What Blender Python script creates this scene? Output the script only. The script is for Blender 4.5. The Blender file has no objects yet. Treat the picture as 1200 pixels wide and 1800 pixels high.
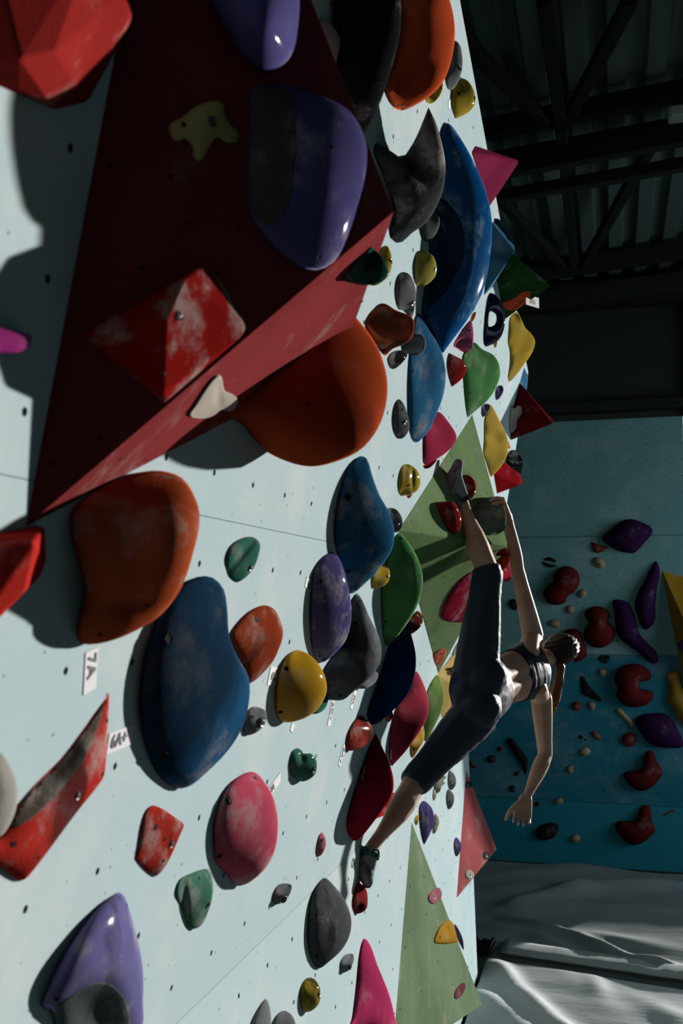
import bpy, bmesh, math, random
import numpy as np
from mathutils import Vector, Matrix, noise
from mathutils.geometry import delaunay_2d_cdt

scene = bpy.context.scene
COL = scene.collection
random.seed(7)

# ------------------------------------------------------------------ camera
F = 1750.0                                     # focal length in pixels of the 1200 x 1800 frame
PITCH = math.atan(155 / F)
YAW = math.atan(475 * math.cos(PITCH) / F)     # the wall runs along +Y, the camera looks a little towards it
CAM = np.array([0.0, 0.0, 2.65])
FWD = np.array([-math.sin(YAW) * math.cos(PITCH), math.cos(YAW) * math.cos(PITCH), math.sin(PITCH)])
RGT = np.array([math.cos(YAW), math.sin(YAW), 0.0])
UPV = np.cross(RGT, FWD)
cam_data = bpy.data.cameras.new('camera')
cam = bpy.data.objects.new('camera', cam_data)
COL.objects.link(cam)
cam.matrix_world = Matrix(((RGT[0], UPV[0], -FWD[0], CAM[0]), (RGT[1], UPV[1], -FWD[1], CAM[1]),
                           (RGT[2], UPV[2], -FWD[2], CAM[2]), (0, 0, 0, 1)))
cam_data.sensor_fit = 'VERTICAL'
cam_data.sensor_height = 36.0
cam_data.lens = 36.0 * F / 1800
cam_data.clip_end = 200
cam_data.dof.use_dof = True
cam_data.dof.focus_distance = 4.3
cam_data.dof.aperture_fstop = 4.5
scene.camera = cam

# ------------------------------------------------------------------ world, sun, exposure
world = bpy.data.worlds.new('world')
scene.world = world
world.use_nodes = True
bg = world.node_tree.nodes['Background']
bg.inputs[0].default_value = (0.50, 0.82, 0.90, 1)
bg.inputs[1].default_value = 0.085
SUN_K, SUN_EL = 1.75, math.radians(7.0)         # sun comes down the hall, low, through the open far end
sd = np.array([1.0, SUN_K, math.tan(SUN_EL) * math.hypot(1, SUN_K)])
sd /= np.linalg.norm(sd)
sun_data = bpy.data.lights.new('sun', 'SUN')
sun_data.energy = 10.0
sun_data.angle = math.radians(1.3)
sun_data.color = (1.0, 0.965, 0.92)
sun = bpy.data.objects.new('sun', sun_data)
COL.objects.link(sun)
sun.rotation_euler = Vector(sd).to_track_quat('Z', 'Y').to_euler()
sun.location = Vector(sd) * 30
fill_data = bpy.data.lights.new('far_wall_fill', 'AREA')          # unseen fill light added at the right to brighten the far wall
fill_data.shape = 'RECTANGLE'; fill_data.size = 3.0; fill_data.size_y = 3.0
fill_data.energy = 75
fill_data.spread = math.radians(110)
fill_data.color = (0.80, 0.93, 1.0)
wo = bpy.data.objects.new('far_wall_fill', fill_data)
COL.objects.link(wo)
wo.location = (5.0, 8.2, 3.0)
wo.rotation_euler = Vector((1.0, -0.35, 0.12)).to_track_quat('Z', 'Y').to_euler()
scene.view_settings.view_transform = 'Standard'
scene.view_settings.look = 'None'
scene.view_settings.exposure = 0.0
scene.view_settings.gamma = 1.0
scene.view_settings.use_curve_mapping = False

# ------------------------------------------------------------------ geometry of the place
def ray(x, y):
    return FWD + RGT * ((x - 600) / F) - UPV * ((y - 900) / F)

def proj(P):
    v = np.asarray(P, float) - CAM
    z = v @ FWD
    return np.array([600 + F * (v @ RGT) / z, 900 - F * (v @ UPV) / z, z])

class Plane:
    def __init__(s, P, N):
        s.P = np.asarray(P, float)
        N = np.asarray(N, float)
        s.N = N / np.linalg.norm(N)
    def hit(s, x, y, n=0.0):
        r = ray(x, y)
        return CAM + r * (((s.P + s.N * n - CAM) @ s.N) / (r @ s.N))

def plane3(a, b, c):
    a, b, c = (np.asarray(q, float) for q in (a, b, c))
    N = np.cross(b - a, c - a)
    if N @ (CAM - a) < 0:
        N = -N
    return Plane(a, N)

ZC = 1.638                                     # the crease: vertical wall below, overhang above
WM = Plane((-1.031, 0, ZC), (1, 0, -0.1634))   # overhanging main panel
WL = Plane((-1.031, 0, ZC), (1, 0, 0.033))     # lower panel
FLOOR = Plane((0, 0, 0), (0, 0, 1))
YF = 10.5
WF = Plane((0, YF, 0), (0, -1, 0))             # climbing wall at the end of the hall

def at_depth(x, y, d):
    return CAM + ray(x, y) * d

# ------------------------------------------------------------------ materials
ALB = 0.56                                      # the hall is exposed for its sunlit wall: colours below are as seen in full sun
def lin(c):
    return tuple(ALB * ((v / 255 / 12.92) if v / 255 <= 0.04045 else ((v / 255 + 0.055) / 1.055) ** 2.4) for v in c) + (1,)

MATS = {}
def new_mat(name):
    m = bpy.data.materials.new(name)
    m.use_nodes = True
    nt = m.node_tree
    return m, nt, nt.nodes['Principled BSDF']

def N_(nt, t, **kw):
    n = nt.nodes.new(t)
    for k, v in kw.items():
        setattr(n, k, v)
    return n

def L_(nt, a, b):
    nt.links.new(a, b)

def ramp(nt, src, lo, hi):
    r = N_(nt, 'ShaderNodeMapRange', interpolation_type='SMOOTHSTEP')
    r.inputs[1].default_value = lo
    r.inputs[2].default_value = hi
    L_(nt, src, r.inputs[0])
    return r.outputs[0]

def mixc(nt, fac, a, b):
    m = N_(nt, 'ShaderNodeMix', data_type='RGBA')
    if isinstance(fac, float):
        m.inputs[0].default_value = fac
    else:
        L_(nt, fac, m.inputs[0])
    for s, v in ((6, a), (7, b)):
        if isinstance(v, tuple):
            m.inputs[s].default_value = v
        else:
            L_(nt, v, m.inputs[s])
    return m.outputs[2]

def hmat(rgb, rough=0.75, chalk=0.25, scuff=0.0, grain=0.25, coat=0.0, chalk_rgb=(170, 164, 158), scale=7.0, scuff_rgb=(38, 36, 36)):
    """cast resin or painted wood: colour, chalk smears, rubber scuffs, sandy grain"""
    key = ('h', rgb, rough, chalk, scuff, grain, coat, scale)
    if key in MATS:
        return MATS[key]
    m, nt, b = new_mat('resin_%d' % len(MATS))
    tc = N_(nt, 'ShaderNodeTexCoord').outputs['Object']
    n1 = N_(nt, 'ShaderNodeTexNoise')
    n1.inputs['Scale'].default_value = scale
    n1.inputs['Detail'].default_value = 7
    n1.inputs['Roughness'].default_value = 0.68
    L_(nt, tc, n1.inputs['Vector'])
    col = lin(rgb)
    lum = .3 * col[0] + .6 * col[1] + .1 * col[2]
    col = tuple(max(0.0, .72 * (lum + (v - lum) * .97)) for v in col[:3]) + (1,)
    n3 = N_(nt, 'ShaderNodeTexNoise')
    n3.inputs['Scale'].default_value = scale * 0.45
    n3.inputs['Detail'].default_value = 4
    L_(nt, tc, n3.inputs['Vector'])
    dark = tuple(c * 0.78 for c in col[:3]) + (1,)
    c = mixc(nt, ramp(nt, n3.outputs[0], 0.35, 0.65), dark, col)
    if chalk > 0:
        mk = N_(nt, 'ShaderNodeMath', operation='MULTIPLY')
        L_(nt, ramp(nt, n1.outputs[0], 0.585 - chalk * 0.25, 0.76 - chalk * 0.2), mk.inputs[0])
        mk.inputs[1].default_value = min(0.8, 0.25 + chalk)
        c = mixc(nt, mk.outputs[0], c, lin(chalk_rgb))
    if scuff > 0:
        n4 = N_(nt, 'ShaderNodeTexNoise')
        n4.inputs['Scale'].default_value = scale * 0.7
        n4.inputs['Detail'].default_value = 5
        mp = N_(nt, 'ShaderNodeMapping')
        mp.inputs['Location'].default_value = (3.1, 1.7, 5.2)
        mp.inputs['Scale'].default_value = (1, 1, 0.6)
        L_(nt, tc, mp.inputs[0])
        L_(nt, mp.outputs[0], n4.inputs['Vector'])
        sk = N_(nt, 'ShaderNodeMath', operation='MULTIPLY')
        L_(nt, ramp(nt, n4.outputs[0], 0.60 - scuff * 0.2, 0.72 - scuff * 0.11), sk.inputs[0])
        sk.inputs[1].default_value = 0.8
        c = mixc(nt, sk.outputs[0], c, lin(scuff_rgb))
    L_(nt, c, b.inputs['Base Color'])
    b.inputs['Roughness'].default_value = rough
    b.inputs['Specular IOR Level'].default_value = 0.0
    if coat:
        b.inputs['Coat Weight'].default_value = coat * .45
        b.inputs['Coat Roughness'].default_value = 0.07
    if grain > 0:
        n2 = N_(nt, 'ShaderNodeTexNoise')
        n2.inputs['Scale'].default_value = 260
        n2.inputs['Detail'].default_value = 2
        L_(nt, tc, n2.inputs['Vector'])
        bp = N_(nt, 'ShaderNodeBump')
        bp.inputs['Strength'].default_value = grain
        bp.inputs['Distance'].default_value = 0.003
        L_(nt, n2.outputs[0], bp.inputs['Height'])
        L_(nt, bp.outputs[0], b.inputs['Normal'])
    MATS[key] = m
    return m

def plain(name, rgb, rough=0.6, metal=0.0, spec=0.4):
    key = ('p', name)
    if key not in MATS:
        m, nt, b = new_mat(name)
        b.inputs['Base Color'].default_value = lin(rgb)
        b.inputs['Roughness'].default_value = rough
        b.inputs['Metallic'].default_value = metal
        b.inputs['Specular IOR Level'].default_value = spec
        MATS[key] = m
    return MATS[key]

def wall_mat(name, ax, col_lo, col_hi=None, zsplit=0.0, pitch=(0.2405, 0.196), off=(1.986, 2.924), r=0.0072, specks=True, rough=0.5, stain=0.25, bands=None, spec=0.15):
    """painted plywood with a drilled grid of bolt holes; ax = horizontal axis of the wall"""
    m, nt, b = new_mat(name)
    geo = N_(nt, 'ShaderNodeNewGeometry')
    sep = N_(nt, 'ShaderNodeSeparateXYZ')
    L_(nt, geo.outputs['Position'], sep.inputs[0])
    def cell(src, o, p):
        a = N_(nt, 'ShaderNodeMath', operation='SUBTRACT'); L_(nt, src, a.inputs[0]); a.inputs[1].default_value = o - p / 2
        d = N_(nt, 'ShaderNodeMath', operation='DIVIDE'); L_(nt, a.outputs[0], d.inputs[0]); d.inputs[1].default_value = p
        f = N_(nt, 'ShaderNodeMath', operation='FRACT'); L_(nt, d.outputs[0], f.inputs[0])
        s = N_(nt, 'ShaderNodeMath', operation='SUBTRACT'); L_(nt, f.outputs[0], s.inputs[0]); s.inputs[1].default_value = 0.5
        q = N_(nt, 'ShaderNodeMath', operation='MULTIPLY'); L_(nt, s.outputs[0], q.inputs[0]); q.inputs[1].default_value = p
        return q.outputs[0]
    u, v = sep.outputs[ax], sep.outputs[2]
    cu, cv = cell(u, off[0], pitch[0]), cell(v, off[1], pitch[1])
    cb = N_(nt, 'ShaderNodeCombineXYZ'); L_(nt, cu, cb.inputs[0]); L_(nt, cv, cb.inputs[1])
    ln = N_(nt, 'ShaderNodeVectorMath', operation='LENGTH'); L_(nt, cb.outputs[0], ln.inputs[0])
    hole = ramp(nt, ln.outputs['Value'], r * 1.15, r * 0.8)
    pos = N_(nt, 'ShaderNodeCombineXYZ'); L_(nt, u, pos.inputs[0]); L_(nt, v, pos.inputs[1])
    n1 = N_(nt, 'ShaderNodeTexNoise'); n1.inputs['Scale'].default_value = 2.2; n1.inputs['Detail'].default_value = 8; n1.inputs['Roughness'].default_value = 0.7
    L_(nt, pos.outputs[0], n1.inputs['Vector'])
    c = lin(col_lo)
    if col_hi:
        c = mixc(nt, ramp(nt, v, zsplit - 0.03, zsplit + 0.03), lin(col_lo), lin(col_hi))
    worn = mixc(nt, ramp(nt, n1.outputs[0], 0.42, 0.72), c, (0.40, 0.415, 0.415, 1))
    c = mixc(nt, stain, c, worn)
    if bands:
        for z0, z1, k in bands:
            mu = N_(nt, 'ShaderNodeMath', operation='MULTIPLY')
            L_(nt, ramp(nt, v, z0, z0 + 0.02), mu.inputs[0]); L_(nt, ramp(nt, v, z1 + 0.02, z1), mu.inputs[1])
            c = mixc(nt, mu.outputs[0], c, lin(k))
    if specks:
        vo = N_(nt, 'ShaderNodeTexVoronoi'); vo.inputs['Scale'].default_value = 30
        L_(nt, pos.outputs[0], vo.inputs['Vector'])
        sz = N_(nt, 'ShaderNodeMath', operation='MULTIPLY'); sz.inputs[1].default_value = 0.11
        sc = N_(nt, 'ShaderNodeSeparateColor'); L_(nt, vo.outputs['Color'], sc.inputs[0])
        L_(nt, ramp(nt, sc.outputs[0], 0.2, 1.0), sz.inputs[0])
        lt = N_(nt, 'ShaderNodeMath', operation='LESS_THAN'); L_(nt, vo.outputs['Distance'], lt.inputs[0]); L_(nt, sz.outputs[0], lt.inputs[1])
        k = N_(nt, 'ShaderNodeMath', operation='MULTIPLY'); L_(nt, lt.outputs[0], k.inputs[0]); k.inputs[1].default_value = 0.75
        c = mixc(nt, k.outputs[0], c, (0.05, 0.06, 0.065, 1))
    c = mixc(nt, hole, c, (0.006, 0.008, 0.012, 1))
    L_(nt, c, b.inputs['Base Color'])
    rr = N_(nt, 'ShaderNodeMapRange'); rr.inputs[3].default_value = rough - 0.08; rr.inputs[4].default_value = rough + 0.12
    L_(nt, n1.outputs[0], rr.inputs[0]); L_(nt, rr.outputs[0], b.inputs['Roughness'])
    b.inputs['Specular IOR Level'].default_value = spec
    n2 = N_(nt, 'ShaderNodeTexNoise'); n2.inputs['Scale'].default_value = 180; L_(nt, pos.outputs[0], n2.inputs['Vector'])
    bp = N_(nt, 'ShaderNodeBump'); bp.inputs['Strength'].default_value = 0.12; bp.inputs['Distance'].default_value = 0.002
    L_(nt, n2.outputs[0], bp.inputs['Height']); L_(nt, bp.outputs[0], b.inputs['Normal'])
    return m

# ------------------------------------------------------------------ object helpers
def link(o, parent=None):
    COL.objects.link(o)
    if parent is not None:
        o.parent = parent
        o.matrix_parent_inverse = Matrix.Identity(4)
    return o

def tag(o, label=None, cat=None, group=None, kind=None):
    if label: o['label'] = label
    if cat: o['category'] = cat
    if group: o['group'] = group
    if kind: o['kind'] = kind
    return o

def mesh_obj(name, V, Fc, mat, parent=None, smooth=True, angle=None, origin=None):
    """V in world space; a top-level mesh gets its origin at `origin`, a child is kept relative to its parent"""
    V = np.asarray(V, float)
    if parent is not None:
        org = np.array(parent.get('_o', (0, 0, 0)))
    else:
        org = V.mean(0) if origin is None else np.asarray(origin, float)
    me = bpy.data.meshes.new(name)
    me.from_pydata([tuple(v) for v in V - org], [], [tuple(int(i) for i in q) for q in Fc])
    me.validate()
    me.polygons.foreach_set('use_smooth', [smooth] * len(me.polygons))
    if angle:
        me.set_sharp_from_angle(angle=math.radians(angle))
    me.materials.append(mat)
    me.update()
    o = bpy.data.objects.new(name, me)
    link(o, parent)
    if parent is None:
        o.location = org
        o['_o'] = tuple(org)
    return o

def root(name, loc):
    o = bpy.data.objects.new(name, None)
    o.empty_display_size = 0.1
    link(o)
    o.location = tuple(loc)
    o['_o'] = tuple(float(v) for v in loc)
    return o

def bevel(o, w, seg=2, ang=30):
    m = o.modifiers.new('bevel', 'BEVEL')
    m.width = w; m.segments = seg; m.limit_method = 'ANGLE'; m.angle_limit = math.radians(ang)
    return o

def hull(pts):
    bm = bmesh.new()
    for p in pts:
        bm.verts.new(tuple(p))
    r = bmesh.ops.convex_hull(bm, input=bm.verts)
    junk = [g for g in r['geom_interior'] if isinstance(g, bmesh.types.BMVert)] + [v for v in bm.verts if not v.link_faces]
    bmesh.ops.delete(bm, geom=list(set(junk)), context='VERTS')
    bmesh.ops.dissolve_limit(bm, angle_limit=0.002, verts=bm.verts, edges=bm.edges)
    bmesh.ops.recalc_face_normals(bm, faces=bm.faces)
    bm.verts.index_update()
    V = [tuple(v.co) for v in bm.verts]
    Fc = [tuple(v.index for v in f.verts) for f in bm.faces]
    bm.free()
    return np.array(V), Fc

def box(c0, c1):
    x0, y0, z0 = c0; x1, y1, z1 = c1
    V = [(x, y, z) for x in (x0, x1) for y in (y0, y1) for z in (z0, z1)]
    Fc = [(0, 1, 3, 2), (4, 6, 7, 5), (0, 4, 5, 1), (2, 3, 7, 6), (0, 2, 6, 4), (1, 5, 7, 3)]
    return np.array(V, float), Fc

def bar(a, b, w, h=None, up=(0, 0, 1)):
    a, b = np.asarray(a, float), np.asarray(b, float)
    h = h or w
    d = (b - a) / np.linalg.norm(b - a)
    s = np.cross(d, up); s /= np.linalg.norm(s)
    t = np.cross(s, d)
    V = [p + s * i * w / 2 + t * j * h / 2 for p in (a, b) for i, j in ((-1, -1), (1, -1), (1, 1), (-1, 1))]
    return np.array(V), [(0, 1, 2, 3), (7, 6, 5, 4), (0, 4, 5, 1), (1, 5, 6, 2), (2, 6, 7, 3), (3, 7, 4, 0)]

def slab(poly3, N, t):
    """extrude a flat polygon of world points by t along -N"""
    P = np.asarray(poly3, float); n = len(P)
    V = np.vstack([P, P - np.asarray(N) * t])
    Fc = [tuple(range(n)), tuple(range(2 * n - 1, n - 1, -1))] + [(i, i + n, (i + 1) % n + n, (i + 1) % n) for i in range(n)]
    return V, Fc

# ------------------------------------------------------------------ the setting
M_WALL = wall_mat('pale_blue_plywood', 1, (188, 210, 214), rough=0.5, stain=0.6, spec=0.0)
zj = 2.829                                      # the joint across the overhanging wall
def wm(y, z): return (-1.031 + 0.1634 * (z - ZC), y, z)
def wl(y, z): return (-1.031 - 0.033 * (z - ZC), y, z)
YE = 7.33
top_far = WM.hit(928, 655); top_near = WM.hit(808, 0)
sl = (top_near[2] - top_far[2]) / (top_near[1] - top_far[1])
Y0 = -1.2
yk = 7.36
wall = root('wall_left', (-1.0, 3.0, 0)); tag(wall, kind='structure')
g = 0.0007
V, Fc = slab([wl(Y0, 0), wl(YE - .03, 0), wl(YE, ZC - g), wl(Y0, ZC - g)], WL.N, 0.02)
mesh_obj('panel', V, Fc, M_WALL, wall, smooth=False)
V, Fc = slab([wm(Y0, ZC + g), wm(YE, ZC + g), wm(yk + .12, zj - g), wm(Y0, zj - g)], WM.N, 0.02)
mesh_obj('panel', V, Fc, M_WALL, wall, smooth=False)
V, Fc = slab([wm(Y0, zj + g), wm(yk + .12, zj + g), tuple(top_far), wm(Y0, top_near[2] + sl * (Y0 - top_near[1]))], WM.N, 0.02)
mesh_obj('panel', V, Fc, M_WALL, wall, smooth=False)
# dark timber carcass that closes the wall behind the plywood
V, Fc = slab([(-1.08, Y0, 0), (-1.08, YE - .1, 0), (-1.12, YE - .05, ZC), (-1.0, YE - .1, 3.6), (-1.0, Y0, 3.6), (-1.12, Y0, ZC)], (1, 0, 0), 0.05)
mesh_obj('frame', V, Fc, plain('timber', (70, 62, 50), 0.8), wall, smooth=False)
# ---- far climbing wall, facing down the hall
def far(x, y): return WF.hit(x, y)
zt = float(far(1040, 738)[2])
zf1 = float(far(1100, 1152)[2]); zf2 = float(far(1100, 1414)[2]); 
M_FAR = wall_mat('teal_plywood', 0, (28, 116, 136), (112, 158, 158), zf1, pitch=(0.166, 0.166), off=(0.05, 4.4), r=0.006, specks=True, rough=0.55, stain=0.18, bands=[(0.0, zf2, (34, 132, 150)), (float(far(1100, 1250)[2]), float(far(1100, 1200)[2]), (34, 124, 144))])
fw_ = root('wall_far', (-0.2, YF + .1, 0)); tag(fw_, kind='structure')
zs = [0.0, zf2, zf1, (zf1 + zt) / 2, zt]
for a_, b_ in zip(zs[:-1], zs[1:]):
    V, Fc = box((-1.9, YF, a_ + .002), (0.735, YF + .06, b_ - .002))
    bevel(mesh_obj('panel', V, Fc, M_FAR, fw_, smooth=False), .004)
V, Fc = box((-1.88, YF + .06, 0.0), (0.72, YF + .12, zt - .05))
mesh_obj('frame', V, Fc, plain('timber', (70, 62, 50), 0.8), fw_, smooth=False)

# ---- building: floor, rear wall with its ledge, unseen low sill added to block sun, roof deck
M_CON = hmat((80, 84, 84), 0.85, 0.1, 0, 0.1)
V, Fc = box((-4, -2.5, -0.3), (9, 13, -0.22)); tag(mesh_obj('floor', V, Fc, M_CON, smooth=False), kind='structure')
M_BACK = plain('dark_cladding', (58, 66, 60), 0.9, 0, .1)
M_STEEL = plain('dark_steel', (40, 44, 43), 0.75, 0.0, .15)
wb = root('wall_back', (-1.5, 12.4, 0)); tag(wb, kind='structure')
V, Fc = box((-6, 12.4, -.22), (1.15, 12.5, 7.4)); mesh_obj('cladding', V, Fc, M_BACK, wb, smooth=False)
zl = float(Plane((0, 12.3, 0), (0, -1, 0)).hit(1100, 708)[2])
V, Fc = box((-6, 12.2, zl - .1), (1.15, 12.4, zl + .02)); mesh_obj('ledge', V, Fc, M_STEEL, wb, smooth=False)
V, Fc = box((-6, 12.15, 6.2), (1.15, 12.4, 6.5)); mesh_obj('lintel', V, Fc, M_STEEL, wb, smooth=False)
V, Fc = box((1.02, 12.2, -.22), (1.15, 12.4, 6.3)); mesh_obj('mullion', V, Fc, M_STEEL, wb, smooth=False)
V, Fc = box((0.76, 10.6, -.22), (9, 10.75, 0.27)); tag(mesh_obj('sun_blocker_1', V, Fc, M_CON, smooth=False), kind='structure')  # out-of-view sill, added to keep low sun off the far mat

ROOF = 6.6
PITCHX = 0.075                                   # the roof climbs slightly away from the climbing wall
def rz(x): return ROOF + PITCHX * x
ceil = root('ceiling', (1, 6, ROOF)); tag(ceil, kind='structure')
Vs, Fs = [], []
x = -4.0
prof = []
while x < 5.0:                                   # trapezoidal sheet
    prof += [(x, 0), (x + .13, 0), (x + .16, .07), (x + .26, .07)]
    x += .29
for (px_, h_) in prof:
    Vs += [(px_, -2.5, rz(px_) + h_), (px_, 12.45, rz(px_) + h_)]
for i in range(len(prof) - 1):
    Fs.append((2 * i, 2 * i + 2, 2 * i + 3, 2 * i + 1))
mesh_obj('roof_sheet', Vs, Fs, plain('sheet_metal', (104, 120, 118), 0.8, 0.0, .1), ceil, smooth=False)
V, Fc = box((-4, -2.5, ROOF + .75), (5, 12.45, ROOF + .8)); mesh_obj('roof_board', V, Fc, M_BACK, ceil, smooth=False)
class RoofPlane(Plane):
    pass
RP = Plane((0, 0, ROOF - .22), (-PITCHX, 0, 1))
def rp(x, y): return RP.hit(x, y)
# cross beams: angle-section truss chords
yb1 = float(rp(985, 215)[1])
yb2 = float(rp(1010, 478)[1])
for yb, w in ((yb1, .16), (yb1 + .55, .1), (yb2, .2)):
    for dz in (0, -.34):
        V, Fc = bar((-4, yb, rz(-4) - .16 + dz), (4.5, yb, rz(4.5) - .16 + dz), .1, w)
        bevel(mesh_obj('beam', V, Fc, M_STEEL, ceil, smooth=False), .01)
for a_, b_ in (((955, 0), (985, 215)), ((985, 215), (1010, 478)), ((838, 95), (958, 212)), ((1108, 0), (996, 212)), ((880, 352), (995, 472)), ((1165, 218), (1022, 474)), ((700, -150), (838, 95))):
    V, Fc = bar(rp(*a_), rp(*b_), .09, .09)
    bevel(mesh_obj('brace', V, Fc, M_STEEL, ceil, smooth=False), .01)
# small lamp on the beam
lp = Plane((0, yb1 - .1, 0), (0, -1, 0)).hit(1191, 200)
lamp = root('ceiling_lamp', lp); tag(lamp, 'small pale box lamp on the dark cross beam under the roof', 'lamp')
V, Fc = box(lp + np.array([-.07, -.05, -.05]), lp + np.array([.07, .06, .05])); bevel(mesh_obj('housing', V, Fc, plain('pale_metal', (170, 180, 175), .5), lamp, smooth=False), .012)
V, Fc = box(lp + np.array([-.05, -.062, -.04]), lp + np.array([.05, -.05, .04])); bevel(mesh_obj('lens', V, Fc, plain('lens_glass', (215, 220, 215), .3), lamp, smooth=False), .006)
V, Fc = bar(lp + np.array([0, 0.06, 0.03]), lp + np.array([0, .12, .16]), .03); mesh_obj('bracket', V, Fc, M_STEEL, lamp, smooth=False)

# ---- crash mats
def mat_fabric(name, rgb):
    m, nt, b = new_mat(name)
    tc = N_(nt, 'ShaderNodeTexCoord').outputs['Object']
    n1 = N_(nt, 'ShaderNodeTexNoise'); n1.inputs['Scale'].default_value = 3; n1.inputs['Detail'].default_value = 8; n1.inputs['Roughness'].default_value = .7
    L_(nt, tc, n1.inputs['Vector'])
    c = mixc(nt, ramp(nt, n1.outputs[0], .35, .7), tuple(v * .86 for v in lin(rgb)[:3]) + (1,), lin(rgb))
    L_(nt, c, b.inputs['Base Color']); b.inputs['Roughness'].default_value = .62; b.inputs['Specular IOR Level'].default_value = .3
    n2 = N_(nt, 'ShaderNodeTexNoise'); n2.inputs['Scale'].default_value = 9; n2.inputs['Detail'].default_value = 6
    mp = N_(nt, 'ShaderNodeMapping'); mp.inputs['Scale'].default_value = (.6, 2.2, 1); L_(nt, tc, mp.inputs[0]); L_(nt, mp.outputs[0], n2.inputs['Vector'])
    bp = N_(nt, 'ShaderNodeBump'); bp.inputs['Strength'].default_value = .14; bp.inputs['Distance'].default_value = .02
    L_(nt, n2.outputs[0], bp.inputs['Height']); L_(nt, bp.outputs[0], b.inputs['Normal'])
    return m

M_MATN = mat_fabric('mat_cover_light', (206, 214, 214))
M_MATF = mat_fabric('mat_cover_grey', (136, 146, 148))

def fold_grid(name, edge_near, edge_far, x1, folds, mat, z0, thick, parent, nx=110, ny=130, seed=0.0, xl=-0.955):
    """mat top between two lines (given as y(x)); folds = [(x0,y0,x1,y1,height,width)]"""
    V, Fc = [], []
    for j in range(ny + 1):
        for i in range(nx + 1):
            x = xl + (x1 - xl) * (i / nx) ** 1.15
            t = j / ny
            y = edge_near(x) * (1 - t) + edge_far(x) * t
            z = z0 + .016 * noise.noise((x * 1.3 + seed, y * 1.1, seed)) + .006 * noise.noise((x * 4 + seed, y * 5, 2 + seed))
            for (ax, ay, bx, by, h, w) in folds:
                dx, dy = bx - ax, by - ay
                q = max(0, min(1, ((x - ax) * dx + (y - ay) * dy) / (dx * dx + dy * dy)))
                d = math.hypot(x - ax - q * dx, y - ay - q * dy)
                fade = math.sin(math.pi * (.12 + .76 * q))
                z += h * fade * math.exp(-(d / w) ** 2)
            e = min(j, ny - j) / 2.0
            if e < 1: z -= .02 * (1 - e) ** 2
            V.append((x, y, z))
    for j in range(ny):
        for i in range(nx):
            a = j * (nx + 1) + i
            Fc.append((a, a + 1, a + nx + 2, a + nx + 1))
    # skirt
    ring = [i for i in range(nx + 1)] + [(j + 1) * (nx + 1) - 1 for j in range(1, ny + 1)] + [ny * (nx + 1) + i for i in range(nx - 1, -1, -1)] + [j * (nx + 1) for j in range(ny - 1, 0, -1)]
    b0 = len(V)
    for r in ring: V.append((V[r][0], V[r][1], z0 - thick))
    n = len(ring)
    for k in range(n): Fc.append((ring[(k + 1) % n], ring[k], b0 + k, b0 + (k + 1) % n))
    return mesh_obj(name, V, Fc, mat, parent)

def fl(x, y): return FLOOR.hit(x, y)
pa, pb = fl(880, 1683), fl(1200, 1731)
def seam(x): return float(pa[1] + (pb[1] - pa[1]) * (x - pa[0]) / (pb[0] - pa[0]))
def F2(pts, h, w):
    out = []
    for (a_, b_) in zip(pts[:-1], pts[1:]):
        p, q = fl(*a_), fl(*b_); out.append((p[0], p[1], q[0], q[1], h, w))
    return out
mn = root('crash_mat', (0, 5, 0)); tag(mn, 'pale grey fabric crash mat in sunlight at the foot of the wall', 'crash mat')
folds = F2([(868, 1692), (905, 1740), (960, 1790), (1030, 1850)], .06, .085) + F2([(835, 1740), (900, 1790), (960, 1850)], .04, .09) + F2([(1040, 1715), (1055, 1750)], .02, .07) + F2([(1130, 1760), (1200, 1800)], .025, .12) + F2([(980, 1700), (1090, 1790)], .012, .14)
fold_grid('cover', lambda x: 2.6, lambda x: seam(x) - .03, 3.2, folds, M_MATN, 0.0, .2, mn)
mf = root('crash_mat', (0, 9, 0)); tag(mf, 'dark wrinkled crash mat lying in shade below the far wall', 'crash mat')
folds = (F2([(890, 1617), (1010, 1650), (1110, 1690), (1190, 1700)], .07, .08) + F2([(880, 1600), (960, 1580), (1060, 1560), (1200, 1555)], .08, .13)
         + F2([(860, 1540), (960, 1530), (1100, 1510), (1200, 1500)], .035, .2) + F2([(990, 1640), (1200, 1670)], .03, .12) + F2([(850, 1625), (930, 1640), (1000, 1672)], .03, .09)
         + F2([(900, 1610), (1000, 1590), (1200, 1600)], .03, .12) + F2([(850, 1565), (950, 1560), (1050, 1570)], .03, .18))
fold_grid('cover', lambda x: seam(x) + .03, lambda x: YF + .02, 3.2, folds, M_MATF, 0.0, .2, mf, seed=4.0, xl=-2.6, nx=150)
# folded flap along the seam and the dark hook-and-loop strip under it
Vs, Fs = [], []
nseg = 70
for i in range(nseg + 1):
    t = i / nseg
    x = -0.86 + t * 3.9
    y = seam(x)
    wob = .012 * noise.noise((x * 6, 1, 0)) + .01 * noise.noise((x * 17, 4, 0))
    for (dy, dz) in ((.05, .006), (.055, .028), (.16, .035 + wob), (.27, .03 + wob * 1.5), (.34, .022), (.36, -.01)):
        Vs.append((x, y + dy + wob, dz))
for i in range(nseg):
    for k in range(5):
        a = i * 6 + k
        Fs.append((a, a + 6, a + 7, a + 1))
o = mesh_obj('flap', Vs, Fs, mat_fabric('flap_cover', (172, 180, 180)), mf)
sb = o.modifiers.new('thick', 'SOLIDIFY'); sb.thickness = .006
Vs, Fs = [], []
for i in range(nseg + 1):
    x = -0.86 + i / nseg * 3.9
    y = seam(x)
    w = .02 + .012 * noise.noise((x * 9, 7, 1))
    Vs += [(x, y - .012 - w * .3, .012), (x, y + .02 + w, .016)]
for i in range(nseg): Fs.append((2 * i, 2 * i + 2, 2 * i + 3, 2 * i + 1))
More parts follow.
